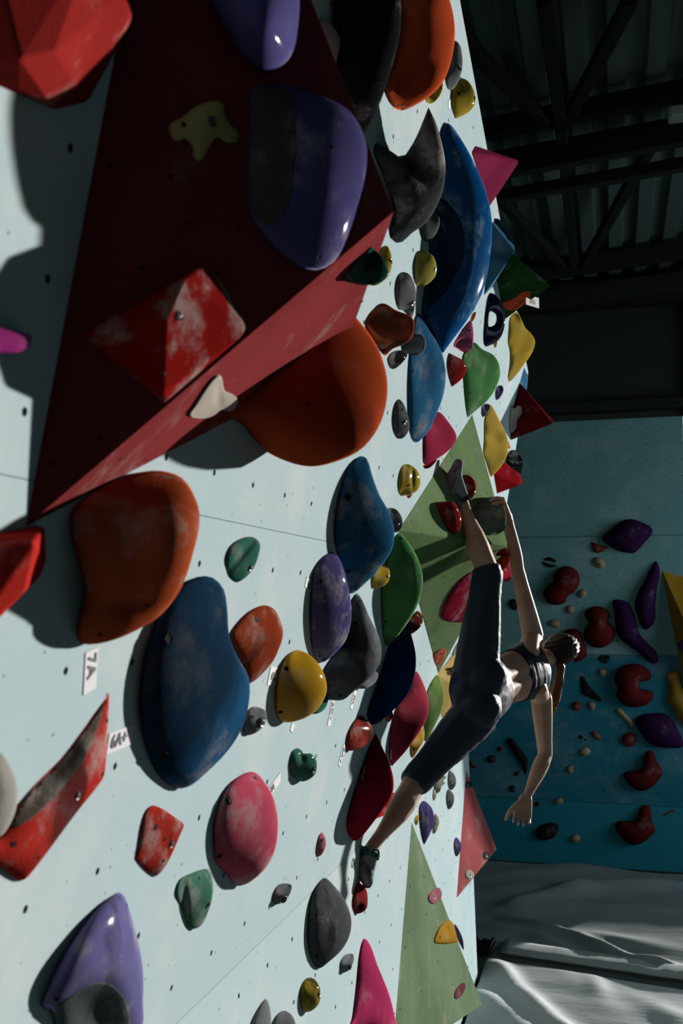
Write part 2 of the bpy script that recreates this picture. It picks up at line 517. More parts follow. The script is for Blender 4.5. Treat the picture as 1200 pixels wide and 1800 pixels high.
mesh_obj('hook_strip', Vs, Fs, plain('hook_loop', (26, 28, 29), .95), mf)
# frayed dark tuft where the strip meets the wall
c0 = fl(846, 1676)
bm = bmesh.new()
rnd = random.Random(3)
for k in range(46):
    a = rnd.uniform(0, 6.28); r = rnd.uniform(0, .07)
    p = Vector((c0[0] + r * math.cos(a) * 1.2, c0[1] + r * math.sin(a), .0))
    h = rnd.uniform(.04, .11); q = p + Vector((rnd.uniform(-.03, .07), rnd.uniform(-.03, .03), h))
    w = rnd.uniform(.012, .03); s = Vector((math.cos(a + 1.5), math.sin(a + 1.5), 0)) * w
    v = [bm.verts.new(p - s), bm.verts.new(p + s), bm.verts.new(q + s * .6), bm.verts.new(q - s * .6)]
    bm.faces.new(v)
me = bpy.data.meshes.new('tuft'); bm.to_mesh(me); bm.free(); me.materials.append(plain('hook_loop', (26, 28, 29), .95))
o = bpy.data.objects.new('tuft', me); link(o, mf); o.location = (-0.0, -9, 0)

# ------------------------------------------------------------------ climbing holds
CROPS = {'A': (0, 0, 3), 'B': (400, 0, 3), 'C': (600, 0, 3), 'D': (0, 500, 3), 'E': (300, 500, 3), 'F': (600, 400, 3), 'G': (0, 1000, 3), 'H': (350, 900, 3),
         'I': (600, 800, 3), 'J': (600, 1200, 3), 'K': (300, 1300, 3), 'L': (0, 1400, 4), 'M': (800, 700, 3), 'N': (800, 1200, 3), 'O': (0, 0, 1),
         'P': (760, 790, 6), 'Q1': (800, 480, 6), 'Q2': (680, 1080, 6), 'Q3': (700, 780, 6), 'Q4': (1000, 880, 6), 'Q5': (1000, 1140, 5), 'Q6': (820, 1180, 5.625), 'Q7': (640, 400, 6), 'Q8': (560, 1040, 6)}
def cp(c, pts):
    x0, y0, s = CROPS[c]
    return [(x0 + p[0] / s, y0 + p[1] / s) + tuple(p[2:]) for p in pts]

def spline(pts, step):
    """closed smooth outline; a point with a third value is a sharp corner"""
    n = len(pts)
    P = [np.array(p[:2], float) for p in pts]
    sh = [len(p) > 2 for p in pts]
    out = []
    for i in range(n):
        p0, p1, p2, p3 = P[i - 1], P[i], P[(i + 1) % n], P[(i + 2) % n]
        L = np.linalg.norm(p2 - p1)
        if L < 1e-6: continue
        def tan(a, b, c):
            d1, d2 = np.linalg.norm(b - a), np.linalg.norm(c - b)
            t = (c - a) / max(d1 + d2, 1e-6)
            return t * L
        t1 = (p2 - p1) if sh[i] else tan(p0, p1, p2)
        t2 = (p2 - p1) if sh[(i + 1) % n] else tan(p1, p2, p3)
        k = max(2, int(round(L / step)))
        for j in range(k):
            s = j / k
            h00, h10, h01, h11 = 2 * s**3 - 3 * s**2 + 1, s**3 - 2 * s**2 + s, -2 * s**3 + 3 * s**2, s**3 - s**2
            out.append(h00 * p1 + h10 * t1 + h01 * p2 + h11 * t2)
    return np.array(out)

def inside(poly, pts):
    x, y = pts[:, 0], pts[:, 1]
    c = np.zeros(len(pts), bool)
    n = len(poly)
    for i in range(n):
        x1, y1 = poly[i]; x2, y2 = poly[(i + 1) % n]
        if y1 == y2: continue
        k = ((y1 > y) != (y2 > y)) & (x < (x2 - x1) * (y - y1) / (y2 - y1) + x1)
        c ^= k
    return c

def seg_dist(poly, pts):
    d = np.full(len(pts), 1e9)
    n = len(poly)
    for i in range(n):
        a, b = poly[i], poly[(i + 1) % n]
        e = b - a; L2 = max(e @ e, 1e-12)
        t = np.clip(((pts - a) @ e) / L2, 0, 1)
        q = a + t[:, None] * e
        d = np.minimum(d, np.hypot(*(pts - q).T))
    return d

def tri_mesh(ring, holes=(), target=420):
    x0, y0 = ring.min(0); x1, y1 = ring.max(0)
    A = abs(sum(ring[i - 1][0] * ring[i][1] - ring[i][0] * ring[i - 1][1] for i in range(len(ring)))) / 2
    h = math.sqrt(A / target * 1.15)
    gx, gy = [], []
    r = 0
    y = y0 + h * .4
    while y < y1:
        x = x0 + (h / 2 if r % 2 else 0)
        while x < x1:
            gx.append(x); gy.append(y); x += h
        y += h * .866; r += 1
    G = np.array([gx, gy]).T if gx else np.zeros((0, 2))
    if len(G):
        G = G[inside(ring, G)]
        G = G[seg_dist(ring, G) > h * .45] if len(G) else G
        for hp in holes:
            if len(G): G = G[~inside(hp, G)]
            if len(G): G = G[seg_dist(hp, G) > h * .45]
    loops = [ring] + list(holes)
    extra = []
    for li, lp in enumerate(loops):                          # two fine rows just inside the rim
        tg = np.roll(lp, -1, 0) - np.roll(lp, 1, 0)
        nm = np.array([tg[:, 1], -tg[:, 0]]).T / np.maximum(np.hypot(tg[:, 0], tg[:, 1]), 1e-9)[:, None]
        for d_ in (.28 * h, .75 * h):
            for sg in (1, -1):
                q = lp + nm * d_ * sg
                ok_ = inside(ring, q)
                for hp in holes: ok_ &= ~inside(hp, q)
                if ok_.mean() < .5: continue
                q = q[ok_]
                dd = np.min([seg_dist(l2, q) for l2 in loops], axis=0)
                q = q[dd > .93 * d_]
                extra += [tuple(v) for v in q]
    if extra and len(G):
        E_ = np.array(extra)
        far_ = np.min([seg_dist(l2, G) for l2 in loops], axis=0) > 1.25 * h
        G = G[far_]
    if extra: G = np.vstack([G, np.array(extra)]) if len(G) else np.array(extra)
    pts = [Vector(p) for lp in loops for p in lp] + [Vector(p) for p in G]
    edges, b = [], 0
    for lp in loops:
        n = len(lp)
        edges += [(b + i, b + (i + 1) % n) for i in range(n)]
        b += n
    vo, eo, fo, ov, oe, of = delaunay_2d_cdt(pts, edges, [], 0, 1e-6)
    V = np.array([tuple(v) for v in vo])
    T = np.array([tuple(f) for f in fo if len(f) == 3])
    cen = V[T].mean(1)
    ok = inside(ring, cen)
    for hp in holes: ok &= ~inside(hp, cen)
    T = T[ok]
    e1, e2 = V[T[:, 1]] - V[T[:, 0]], V[T[:, 2]] - V[T[:, 0]]
    cr = e1[:, 0] * e2[:, 1] - e1[:, 1] * e2[:, 0]
    T = T[np.abs(cr) > 1e-7]; cr = cr[np.abs(cr) > 1e-7]
    T[cr < 0] = T[cr < 0][:, ::-1]
    # map original ring indices to output vertices
    idx = {}
    for vi, lst in enumerate(ov):
        for o_ in lst: idx[o_] = vi
    maps, b = [], 0
    for lp in loops:
        maps.append([idx.get(b + i, -1) for i in range(len(lp))]); b += len(lp)
    return V, T, maps

def fem(V, T):
    n = len(V)
    K = np.zeros((n, n)); M = np.zeros(n)
    a, b, c = V[T[:, 0]], V[T[:, 1]], V[T[:, 2]]
    ar = ((b - a)[:, 0] * (c - a)[:, 1] - (b - a)[:, 1] * (c - a)[:, 0]) / 2
    for (i, j, k) in ((0, 1, 2), (1, 2, 0), (2, 0, 1)):
        u, w = V[T[:, i]] - V[T[:, k]], V[T[:, j]] - V[T[:, k]]
        cot = (u * w).sum(1) / np.maximum(2 * ar, 1e-9)
        cot = np.clip(cot, -20, 20) / 2
        I, J = T[:, i], T[:, j]
        np.add.at(K, (I, I), cot); np.add.at(K, (J, J), cot); np.add.at(K, (I, J), -cot); np.add.at(K, (J, I), -cot)
        np.add.at(M, T[:, i], ar / 3)
    return K, M

class Hold: pass
ALL = {}

def hold(pts, plane, mat, label, phi=.7, A=.55, q=1.0, chord=None, feats=(), cut=(), flat=False, name='climbing_hold', cat='climbing hold',
         group='holds on the main wall', back=.3, angle=None, lift=0.0, target=420, bolts=(), parent=None, nmax=None):
    """a moulded hold: `pts` is its outline as it stands out from `plane`; phi = how far its outer rim stands off the plane,
    A = how full it bulges, feats = [(x, y, rx, ry, metres)] swellings and hollows, cut = holes through it"""
    per = sum(np.hypot(pts[i][0] - pts[i - 1][0], pts[i][1] - pts[i - 1][1]) for i in range(len(pts)))
    step = max(per / 64, .8)
    ring = spline(pts, step)
    holes = [spline(h, step) for h in cut]
    V, T, maps = tri_mesh(ring, holes, target)
    K, M = fem(V, T)
    n = len(V)
    cx, cy = ring.mean(0)
    # image direction of the plane's normal here
    P0 = plane.hit(cx, cy, lift); depth = float((P0 - CAM) @ FWD)
    g = (proj(P0 + plane.N * .01) - proj(P0))[:2] / .01
    gl = np.linalg.norm(g); gh = g / gl; ch = np.array([-gh[1], gh[0]])
    rm = [m for m in maps[0] if m >= 0]
    rv = V[rm]
    nn = np.zeros(len(rm))
    if not flat:
        # how far each rim point stands to the room side of the hold's wall-side edge
        cc, gg = rv @ ch, rv @ gh
        left = np.full(len(rv), 1e9)
        m_ = len(rv)
        for i in range(m_):
            c1, c2, g1, g2 = cc[i], cc[(i + 1) % m_], gg[i], gg[(i + 1) % m_]
            lo_, hi_ = min(c1, c2) - 1e-6, max(c1, c2) + 1e-6
            k_ = (cc >= lo_) & (cc <= hi_)
            t_ = np.clip((cc - c1) / (c2 - c1 if abs(c2 - c1) > 1e-6 else 1e-6), 0, 1)
            left = np.where(k_, np.minimum(left, g1 + t_ * (g2 - g1)), left)
        s = np.maximum(0, gg - left)
        if chord is not None:                       # the outer rim leaves the plane from this line on
            a_, b_ = (np.array(c, float) for c in chord)
            ca, cb_ = a_ @ ch, b_ @ ch
            t = np.clip((cc - ca) / (cb_ - ca if abs(cb_ - ca) > 1e-6 else 1e-6), 0, 1)
            s = np.maximum(0, (rv - (a_ + t[:, None] * (b_ - a_))) @ gh)
        dn = abs((CAM - plane.P) @ plane.N); dl = math.sqrt(max(1e-6, (P0 - CAM) @ (P0 - CAM) - dn * dn))
        kap = 3.0 * (1 - phi) / phi                 # lean of the face towards the room
        kap *= 1.8 if dl < 3 * dn else (2.0 if dl > 4 * dn else 1.4)
        nn = s / gl / (1 + kap * dn / dl)
        if nmax: nn = np.minimum(nn, nmax)
    R3 = np.array([plane.hit(x, y, k + lift) for (x, y), k in zip(rv, nn)])
    fixed = np.zeros(n, bool); fixed[rm] = True
    free = ~fixed
    idp = np.zeros(n)
    idp[rm] = 1.0 / ((R3 - CAM) @ FWD)
    fi, bi = np.where(free)[0], np.where(fixed)[0]
    if len(fi):
        idp[fi] = np.linalg.solve(K[np.ix_(fi, fi)], -K[np.ix_(fi, bi)] @ idp[bi])
    hole_rings = [[m for m in mp if m >= 0] for mp in maps[1:]]
    fx2 = fixed.copy()
    for hr in hole_rings: fx2[hr] = True
    f2 = np.where(~fx2)[0]
    u = np.zeros(n)
    if len(f2):
        u[f2] = np.linalg.solve(K[np.ix_(f2, f2)], M[f2])
    r = 2 * np.sqrt(np.maximum(u, 0))
    R = max(r.max(), 1e-6)
    dep = 1.0 / idp
    infl = 1.3 * A * R * (r / R) ** q * dep / F
    edge = np.minimum(1, r / R * 2.2)
    for ft in feats:
        fx, fy, rx, ry, am = ft[:5]
        an = ft[5] if len(ft) > 5 else 0.0
        dx, dy = V[:, 0] - fx, V[:, 1] - fy
        if an:
            ca_, sa_ = math.cos(math.radians(an)), math.sin(math.radians(an))
            dx, dy = dx * ca_ + dy * sa_, -dx * sa_ + dy * ca_
        infl += am * np.exp(-((dx / rx) ** 2 + (dy / ry) ** 2)) * edge
    P = np.array([CAM + ray(x, y) * d for (x, y), d in zip(V, dep - infl)])
    # never sink below the plane
    hgt = (P - (plane.P + plane.N * lift)) @ plane.N
    low = np.where((hgt < .002) & ~fixed)[0]
    for i in low:
        P[i] = plane.hit(V[i][0], V[i][1], lift + .002)
    Fc = [tuple(t) for t in T[:, ::-1]]     # image y runs down
    Vall = [p for p in P]
    # rim down to the plane, leaning away from the camera
    away = FWD - plane.N * (FWD @ plane.N); away /= np.linalg.norm(away)
    def skirt(mp, flip):
        m = len(mp)
        rows = []
        q2 = V[mp]
        wall_w = np.zeros(len(mp))                            # a rim whose foot would fall outside the outline hangs free
        for a_i, (i, qp) in enumerate(zip(mp, q2)):
            k = max(0.0, float((P[i] - plane.P) @ plane.N) - lift) * gl
            if k < 1.0 or k < .012 * gl: wall_w[a_i] = 1.0; continue
            tt = (np.arange(1, 25) / 24.0)
            ins = inside(ring, qp[None] - gh[None] * (k * tt)[:, None])
            for hp in holes: ins &= ~inside(hp, qp[None] - gh[None] * (k * tt)[:, None])
            wall_w[a_i] = (int(np.argmin(ins)) if not ins.all() else 24) / 24.0
        for fr, bk in ((.5, back * .8), (0.0, back)):
            row = []
            for i, w_ in zip(mp, wall_w):
                p = P[i]; k = max(0.0, float((p - plane.P) @ plane.N) - lift)
                row.append(len(Vall))
                down = p - plane.N * (k * (1 - fr) + (.004 if fr == 0 else 0)) + away * k * bk
                free_ = p + (p - CAM) / np.linalg.norm(p - CAM) * min(.09, .5 * k + .02) * (1 - fr)
                Vall.append(down * w_ + free_ * (1 - w_))
            rows.append(row)
        lo = list(mp)
        for row in rows:
            for i in range(m):
                j = (i + 1) % m
                f = (lo[i], lo[j], row[j], row[i])
                Fc.append(f if flip else f[::-1])
            lo = row
    area = sum(ring[i - 1][0] * ring[i][1] - ring[i][0] * ring[i - 1][1] for i in range(len(ring)))
    skirt(rm, area > 0)
    for hr, hp in zip(hole_rings, holes):
        ha = sum(hp[i - 1][0] * hp[i][1] - hp[i][0] * hp[i - 1][1] for i in range(len(hp)))
        skirt(hr, ha < 0)
    org = plane.P + 0
    c3 = R3.mean(0); c3 = c3 - plane.N * ((c3 - plane.P) @ plane.N)
    o = mesh_obj(name, Vall, Fc, mat, parent, smooth=True, angle=angle, origin=c3)
    if parent is None:
        tag(o, label, cat, group)
    h = Hold(); h.o = o; h.V = V; h.T = T; h.P = P; h.plane = plane
    for bd in bolts: bolt(h, *bd)
    return h

def locate(h, x, y):
    a, b, c = h.V[h.T[:, 0]], h.V[h.T[:, 1]], h.V[h.T[:, 2]]
    d = (b[:, 0] - a[:, 0]) * (c[:, 1] - a[:, 1]) - (b[:, 1] - a[:, 1]) * (c[:, 0] - a[:, 0])
    w1 = ((x - a[:, 0]) * (c[:, 1] - a[:, 1]) - (y - a[:, 1]) * (c[:, 0] - a[:, 0])) / d
    w2 = ((b[:, 0] - a[:, 0]) * (y - a[:, 1]) - (b[:, 1] - a[:, 1]) * (x - a[:, 0])) / d
    sc = np.minimum(np.minimum(w1, w2), 1 - w1 - w2)
    i = int(sc.argmax())
    w1, w2 = float(np.clip(w1[i], 0, 1)), float(np.clip(w2[i], 0, 1))
    t = h.T[i]
    p = h.P[t[0]] * (1 - w1 - w2) + h.P[t[1]] * w1 + h.P[t[2]] * w2
    N = np.cross(h.P[t[1]] - h.P[t[0]], h.P[t[2]] - h.P[t[0]]); N /= max(np.linalg.norm(N), 1e-12)
    if N @ (CAM - p) < 0: N = -N
    return p, N

# two shared little meshes: an empty screw hole and a bolt seated in its hole
def disc_mesh(kind):
    V, Fc, mi = [], [], []
    n = 12
    prof = [(1.0, 0.0), (.98, .10), (.80, .04), (.0, .02)] if kind == 'hole' else [(1.12, 0.0), (1.05, .14), (.82, .06), (.62, .05), (.60, .26), (.34, .30), (.30, .14), (0, .12)]
    for r, z in prof:
        for k in range(n):
            V.append((r * math.cos(2 * math.pi * k / n), r * math.sin(2 * math.pi * k / n), z))
    for i in range(len(prof) - 1):
        for k in range(n):
            Fc.append((i * n + k, i * n + (k + 1) % n, (i + 1) * n + (k + 1) % n, (i + 1) * n + k)); mi.append(i)
    me = bpy.data.meshes.new('bolt' if kind == 'bolt' else 'screw_hole')
    me.from_pydata(V, [], Fc)
    dk, st = plain('hole_black', (9, 9, 10), .9, 0, .1), plain('bolt_steel', (120, 118, 112), .45, .8)
    me.materials.append(dk); me.materials.append(st)
    for p, i in zip(me.polygons, mi):
        p.material_index = 0 if kind == 'hole' else (0 if i in (2,) or i >= 6 else 1)
    return me
ME_HOLE, ME_BOLT = disc_mesh('hole'), disc_mesh('bolt')

def place_disc(parent, p, N, r, kind):
    o = bpy.data.objects.new('bolt' if kind == 'b' else 'screw_hole', ME_BOLT if kind == 'b' else ME_HOLE)
    link(o, parent)
    q = Vector(N).to_track_quat('Z', 'Y')
    org = np.array(parent.get('_o', (0, 0, 0)))
    o.matrix_basis = Matrix.Translation(Vector(p + N * .0006 - org)) @ q.to_matrix().to_4x4() @ Matrix.Diagonal((r, r, r, 1))
    if parent.scale[0] != 1: pass
    return o

def bolt(h, x, y, rpx=4, kind='h'):
    p, N = locate(h, x, y)
    d = float((p - CAM) @ FWD)
    return place_disc(h.o, p, N, 1.2 * rpx * d / F, kind)

def patch(h, pts, mat, name='grip_patch', off=.002):
    """a band of different texture, or of painted shade, lying on the hold's own surface"""
    per = sum(np.hypot(pts[i][0] - pts[i - 1][0], pts[i][1] - pts[i - 1][1]) for i in range(len(pts)))
    ring = spline(pts, max(per / 48, 1.0))
    V, T, maps = tri_mesh(ring, (), 320)
    P = []
    for x, y in V:
        p, N = locate(h, x, y)
        d = (p - CAM); L = np.linalg.norm(d)
        r = ray(x, y); t = float((p - CAM) @ FWD)
        P.append(CAM + r * (t - off) )
    P = np.array(P)
    for m in maps[0]:
        if m >= 0: P[m] = P[m] + (P[m] - CAM) / np.linalg.norm(P[m] - CAM) * off * 1.6
    return mesh_obj(name, P, [tuple(t) for t in T[:, ::-1]], mat, h.o)

def volume(pts, plane, mat, label, name='wooden_volume', cat='volume', group='volumes on the main wall', bev=.006, raw=(), drop=True, holes=(), sink=.01):
    """a faceted plywood volume: hull of corners (x, y, height off the plane)"""
    P = []
    for p in pts:
        q = plane.hit(p[0], p[1], p[2]) if len(p) == 3 and not isinstance(p, np.ndarray) else np.asarray(p)
        P.append(q)
        if drop:
            k = (q - plane.P) @ plane.N
            P.append(q - plane.N * (k + sink))
    P += [np.asarray(q) for q in raw]
    V, Fc = hull(P)
    o = mesh_obj(name, V, Fc, mat, None, smooth=False)
    tag(o, label, cat, group)
    if bev: bevel(o, bev, 2, 12)
    return o

def disc_on(parent, plane, x, y, rpx, kind='h', n=0.0):
    p = plane.hit(x, y, n); d = float((p - CAM) @ FWD)
    return place_disc(parent, p, plane.N, rpx * d / F, kind)
# colours
RED, CRIM, DRED, PINK, ROSE = (196, 48, 40), (186, 42, 72), (128, 30, 34), (222, 92, 122), (214, 120, 136)
ORG, BORG, TERRA, CORAL = (226, 88, 42), (178, 74, 42), (150, 66, 44), (232, 96, 60)
PUR, DPUR, LAV = (98, 92, 152), (52, 40, 96), (120, 108, 170)
BLU, NAVY, LBLU, SLATE, TEALB = (22, 108, 178), (14, 58, 108), (74, 146, 190), (54, 104, 138), (60, 118, 150)
GRNW, GRN, TGRN, LIME, DGRN = (132, 168, 106), (98, 166, 98), (66, 130, 110), (140, 178, 88), (50, 92, 52)
YEL, LEM, OCH = (222, 180, 58), (206, 192, 78), (224, 190, 108)
GRY, DGRY, CHAR, BLK, CRM = (150, 154, 158), (112, 116, 120), (56, 60, 62), (26, 28, 30), (206, 200, 184)
def G(c, pts, plane, mat, label, **k):
    for key in ('chord',):
        if k.get(key): k[key] = [tuple(q) for q in cp(c, k[key])]
    s = CROPS[c][2]
    if k.get('feats'): k['feats'] = [tuple(cp(c, [f[:2]])[0]) + (f[2] / s, f[3] / s) + tuple(f[4:]) for f in k['feats']]
    if k.get('cut'): k['cut'] = [cp(c, h) for h in k['cut']]
    if k.get('bolts'): k['bolts'] = [tuple(cp(c, [b[:2]])[0]) + (b[2] / s,) + tuple(b[3:]) for b in k['bolts']]
    return hold(cp(c, pts), plane, mat, label, **k)
def PT(h, c, pts, mat, name='grip_patch'): return patch(h, cp(c, pts), mat, name)
GRIP = hmat((74, 72, 66), .9, .25, 0, .35, scale=9)
GRIPD = hmat((34, 38, 40), .9, .15, 0, .35, scale=9)

# ---- large volumes
T3, R3, L3, V3 = WM.hit(38, 937), WM.hit(692, 372, .347), WM.hit(190, 130), WM.hit(600, 640)
RF = plane3(T3, R3, L3)                      # shaded front face of the big red volume
RL = plane3(T3, R3, V3)                      # sunlit lower face
U3 = RF.hit(489, -150)
U3b = U3 - WM.N * ((U3 - WM.P) @ WM.N + .01)
V, Fc = hull([T3 - WM.N * .005, R3, L3 - WM.N * .005, V3 - WM.N * .005, U3, U3b, U3b + np.array([0, .55, 0]), WM.hit(243, -150) - WM.N * .005])
rv = mesh_obj('wooden_volume', V, Fc, hmat((156, 62, 64), .7, .12, .0, .2, scale=5), smooth=False, origin=T3)
tag(rv, 'huge dark red triangular volume carrying two purple holds', 'volume', 'volumes on the main wall'); bevel(rv, .008, 3, 12)
for x, y in ((195, 293), (330, 392), (92, 815), (175, 770), (360, 560), (250, 470), (300, 310), (420, 400)): disc_on(rv, RF, x, y, 4)
for x, y in ((263, 808), (218, 806), (636, 530), (600, 480)): disc_on(rv, RL, x, y, 4)

Tg, Lg, Bg, Rg = WM.hit(830, 728), WM.hit(700, 932), WM.hit(770, 1185), WM.hit(893, 960, .31)
GU, GD = plane3(Tg, Lg, Rg), plane3(Lg, Bg, Rg)
V, Fc = hull([p - WM.N * .01 for p in (Tg, Lg, Bg)] + [Rg, Rg - WM.N * .33, Tg, Lg, Bg])
gv = mesh_obj('wooden_volume', V, Fc, hmat((146, 180, 124), .7, .25, .0, .2, scale=6), smooth=False, origin=Lg)
tag(gv, 'large green rhombus volume crossed by shadows under the raised leg', 'volume', 'volumes on the main wall'); bevel(gv, .006, 3, 8)
for x, y in ((793, 802), (838, 811), (826, 833), (855, 867), (723, 917), (743, 938), (800, 770), (835, 770)): disc_on(gv, GU, x, y, 1.6)
for x, y in ((776, 980), (782, 1013), (748, 1093), (799, 1100), (762, 1132), (743, 1092), (790, 1130)): disc_on(gv, GD, x, y, 1.6)

Tw, BLw, Kw = WL.hit(723, 1443), WL.hit(688, 1870), WL.hit(848, 1767, .16)
GT = plane3(Tw, BLw, Kw)
V, Fc = hull([p - WL.N * .01 for p in (Tw, BLw)] + [Tw, BLw, Kw, Kw - WL.N * .18, GT.hit(800, 1782), WL.hit(790, 1782) - WL.N * .01])
gt = mesh_obj('wooden_volume', V, Fc, hmat((140, 166, 128), .7, .2, .0, .2, scale=6), smooth=False, origin=Tw)
tag(gt, 'tall pale green triangular volume at the foot of the wall', 'volume', 'volumes on the main wall'); bevel(gt, .006, 3, 12)
for x, y in ((727, 1469), (720, 1558), (749, 1607), (712, 1665), (795, 1730), (740, 1743), (703, 1774), (822, 1700), (770, 1690), (745, 1540), (717, 1637)): disc_on(gt, GT, x, y, 2)

RTp = plane3(WL.hit(819, 1352), WL.hit(802, 1580), WL.hit(873, 1493, .15))
V, Fc = hull([WL.hit(819, 1352) - WL.N * .01, WL.hit(802, 1580) - WL.N * .01, WL.hit(819, 1352), WL.hit(802, 1580), WL.hit(873, 1493, .15), WL.hit(873, 1493, .15) - WL.N * .25])
rt_ = mesh_obj('wooden_volume', V, Fc, hmat((206, 108, 110), .68, .25, .0, .2, scale=6), smooth=False)
tag(rt_, 'faded red triangular volume at the lower far end beside the mats', 'volume', 'volumes on the main wall'); bevel(rt_, .006, 2, 12)
for x, y in ((818, 1427), (834, 1432), (832, 1468), (852, 1481), (829, 1507), (808, 1560)): disc_on(rt_, RTp, x, y, 1.5)

volume([(828, 268, 0), (835, 256, .0), (911, 281, .14), (910, 288, .14), (860, 364, 0)], WM, hmat((196, 64, 108), .7, 0, 0, .3), 'pink three-sided pyramid hold jutting out near the top edge of the wall', name='pyramid_hold', cat='climbing hold', group='holds on the main wall', bev=.012)
volume([(862, 388, 0), (872, 394, .02), (904, 432, .10), (905, 442, .11), (868, 502, 0), (850, 520, 0)], WM, hmat((86, 140, 178), .7, .2, 0, .25), 'dusty light blue wedge hold behind the long glossy blue hold', name='wedge_hold', cat='climbing hold', group='holds on the main wall', bev=.012)
volume([(873, 390, 0), (877, 384, .02), (903, 424, .10), (893, 440, .06)], WM, hmat(TEALB, .7, .1, 0, .25), 'dark teal wedge hold half hidden behind the dusty light blue wedge', name='wedge_hold', cat='climbing hold', group='holds on the main wall', bev=.008)
GDK = plane3(WM.hit(874, 500, 0), WM.hit(887, 562, 0), WM.hit(968, 502, .28))
dk = volume([(874, 500, 0), (887, 562, 0), (968, 502, .28), GDK.hit(903, 446)], WM, hmat(DGRN, .72, .15, 0, .2), 'dark green triangular volume bearing a coral hold and a paper sign')
for x, y in ((884, 497), (908, 501), (940, 480), (890, 530)): disc_on(dk, plane3(WM.hit(874, 500, 0), WM.hit(886, 562, 0), WM.hit(968, 502, .28)), x, y, 1.5)
drt = volume([(913, 672, 0.0), (973, 740, .29), (970, 745, .29), (897, 774, 0)], WM, hmat(DRED, .7, .12, 0, .2), 'dark red triangular volume in shade above the far wall')
volume([(867, 833, 0), (884, 811, .03), (913, 832, .11), (918, 847, .12), (913, 853, .12), (873, 868, 0)], WM, hmat((168, 26, 36), .62, .06, 0, .2), 'bright red pyramid volume under the black marbled ball')
volume([(894, 776, 0), (897, 790, 0), (889, 787, 0), (891, 775, .02)], WM, hmat(RED, .7, .1, 0, .2), 'small red wedge peeping out above the black marbled ball', name='wedge_hold', cat='climbing hold', group='holds on the main wall', bev=.004)
volume([(768, 1186, 0), (826, 1118, .02), (848, 1238, .13), (775, 1262, 0)], WM, hmat(OCH, .66, .2, 0, .2), 'yellow faceted volume with a pale edge behind the climber\'s hip')
volume([(818, 1310, 0), (815, 1296, 0), (866, 1268, .12), (868, 1280, .13), (840, 1262, .04)], WL, hmat((172, 58, 68), .66, .3, 0, .2), 'salmon red volume sticking out below the climber\'s thigh')
volume([(905, 700, 0), (921, 645, .0), (928, 660, .03), (926, 685, .04), (912, 708, .01)], WM, hmat(LBLU, .7, .2, 0, .2), 'small pale blue volume at the far edge behind the yellow hold', bev=.004)

# ---- holds: the near left
volume([tuple(cp('A', [(a, b)])[0]) + (n * .55,) for a, b, n in ((690, 45, .15), (650, -40, .18), (288, 272, .19), (105, 316, .17), (95, 465, .04), (290, 580, 0), (460, 542, .0), (590, 305, .0), (706, 100, .06), (0, 355, .02), (-150, 100, .05), (-50, -300, .12), (480, -280, .2))],
       WM, hmat((170, 46, 42), .7, .2, .15, .25, scale=5), 'large faceted red hold in the top left corner beside the big volume', name='climbing_hold', cat='climbing hold', group='holds on the main wall', bev=.012)
G('A', [(-160, 1690), (0, 1728), (80, 1748), (165, 1765), (150, 1830), (90, 1860), (0, 1862), (-200, 1880)], WM, hmat((190, 60, 150), .6, .35, 0, .2, scale=14), 'magenta hold cut off by the left edge', A=.4, phi=.5, target=120)
volume([(-60, 985, .0), (15, 962, .05), (58, 953, .07), (62, 960, .07), (42, 1042, .04), (0, 1085, 0), (-60, 1130, 0), (79, 926, .015), (82, 985, .0), (72, 1012, 0)], WM, hmat((214, 50, 40), .55, .15, .1, .2), 'bright red hold below the tip of the big dark red volume', name='climbing_hold', cat='climbing hold', group='holds on the main wall', bev=.008)
h = G('D', [(375, 1200), (450, 1120), (570, 1050), (705, 998), (840, 982), (960, 1020), (1035, 1140), (1053, 1245), (1020, 1410), (960, 1590), (870, 1720), (790, 1785), (600, 1875), (435, 1896), (405, 1830), (444, 1620), (414, 1470), (378, 1320)], WM,
      hmat((188, 84, 44), .72, .3, .12, .3, scale=6), 'big orange brown hold under the lower edge of the red volume', A=.62, phi=.8, feats=[(900, 1250, 160, 330, .05), (700, 1690, 160, 60, -.02)], bolts=[(525, 1845, 12, 'h'), (775, 1690, 10, 'h'), (850, 1015, 8, 'h')])
h = G('E', [(275, 690), (335, 560), (420, 465), (600, 270), (750, 144), (825, 85), (870, 72), (905, 100), (1020, 225), (1104, 360), (1143, 540), (1110, 720), (1020, 855), (900, 924), (735, 960), (570, 915), (450, 825), (375, 735), (320, 706)], WM,
      hmat((192, 78, 38), .78, .12, .15, .3, scale=4), 'huge round orange ball hold hanging below the red volume', A=.8, phi=.88, chord=((860, 75), (450, 825)), bolts=[(400, 520, 9, 'h'), (775, 155, 8, 'h'), (720, 630, 8, 'h')])
G('G', [(-130, 1000), (0, 970), (60, 1050), (92, 1150), (85, 1260), (50, 1350), (0, 1412), (-120, 1450)], WM, hmat((186, 184, 174), .75, .3, .35, .3, scale=9), 'pale grey scuffed hold cut off by the left edge', A=.6, phi=.6, target=160)
h = G('G', [(576, 655, 1), (570, 800), (555, 1060), (542, 1108), (400, 1290), (150, 1622), (105, 1645), (40, 1600), (-80, 1520), (-70, 1440), (0, 1420), (90, 1260), (190, 1130), (320, 1000), (450, 830), (530, 720)], WM,
      hmat((212, 56, 44), .66, .4, .12, .3, scale=8), 'long red scooped hold with a dusty grey hollow by the 6A+ label', phi=.35, A=.4, q=.8, feats=[(330, 1010, 60, 420, -.018, 38)], bolts=[(565, 800, 11, 'h'), (410, 1195, 18, 'b'), (75, 1450, 14, 'h'), (540, 1080, 10, 'h'), (205, 1520, 8, 'h')])
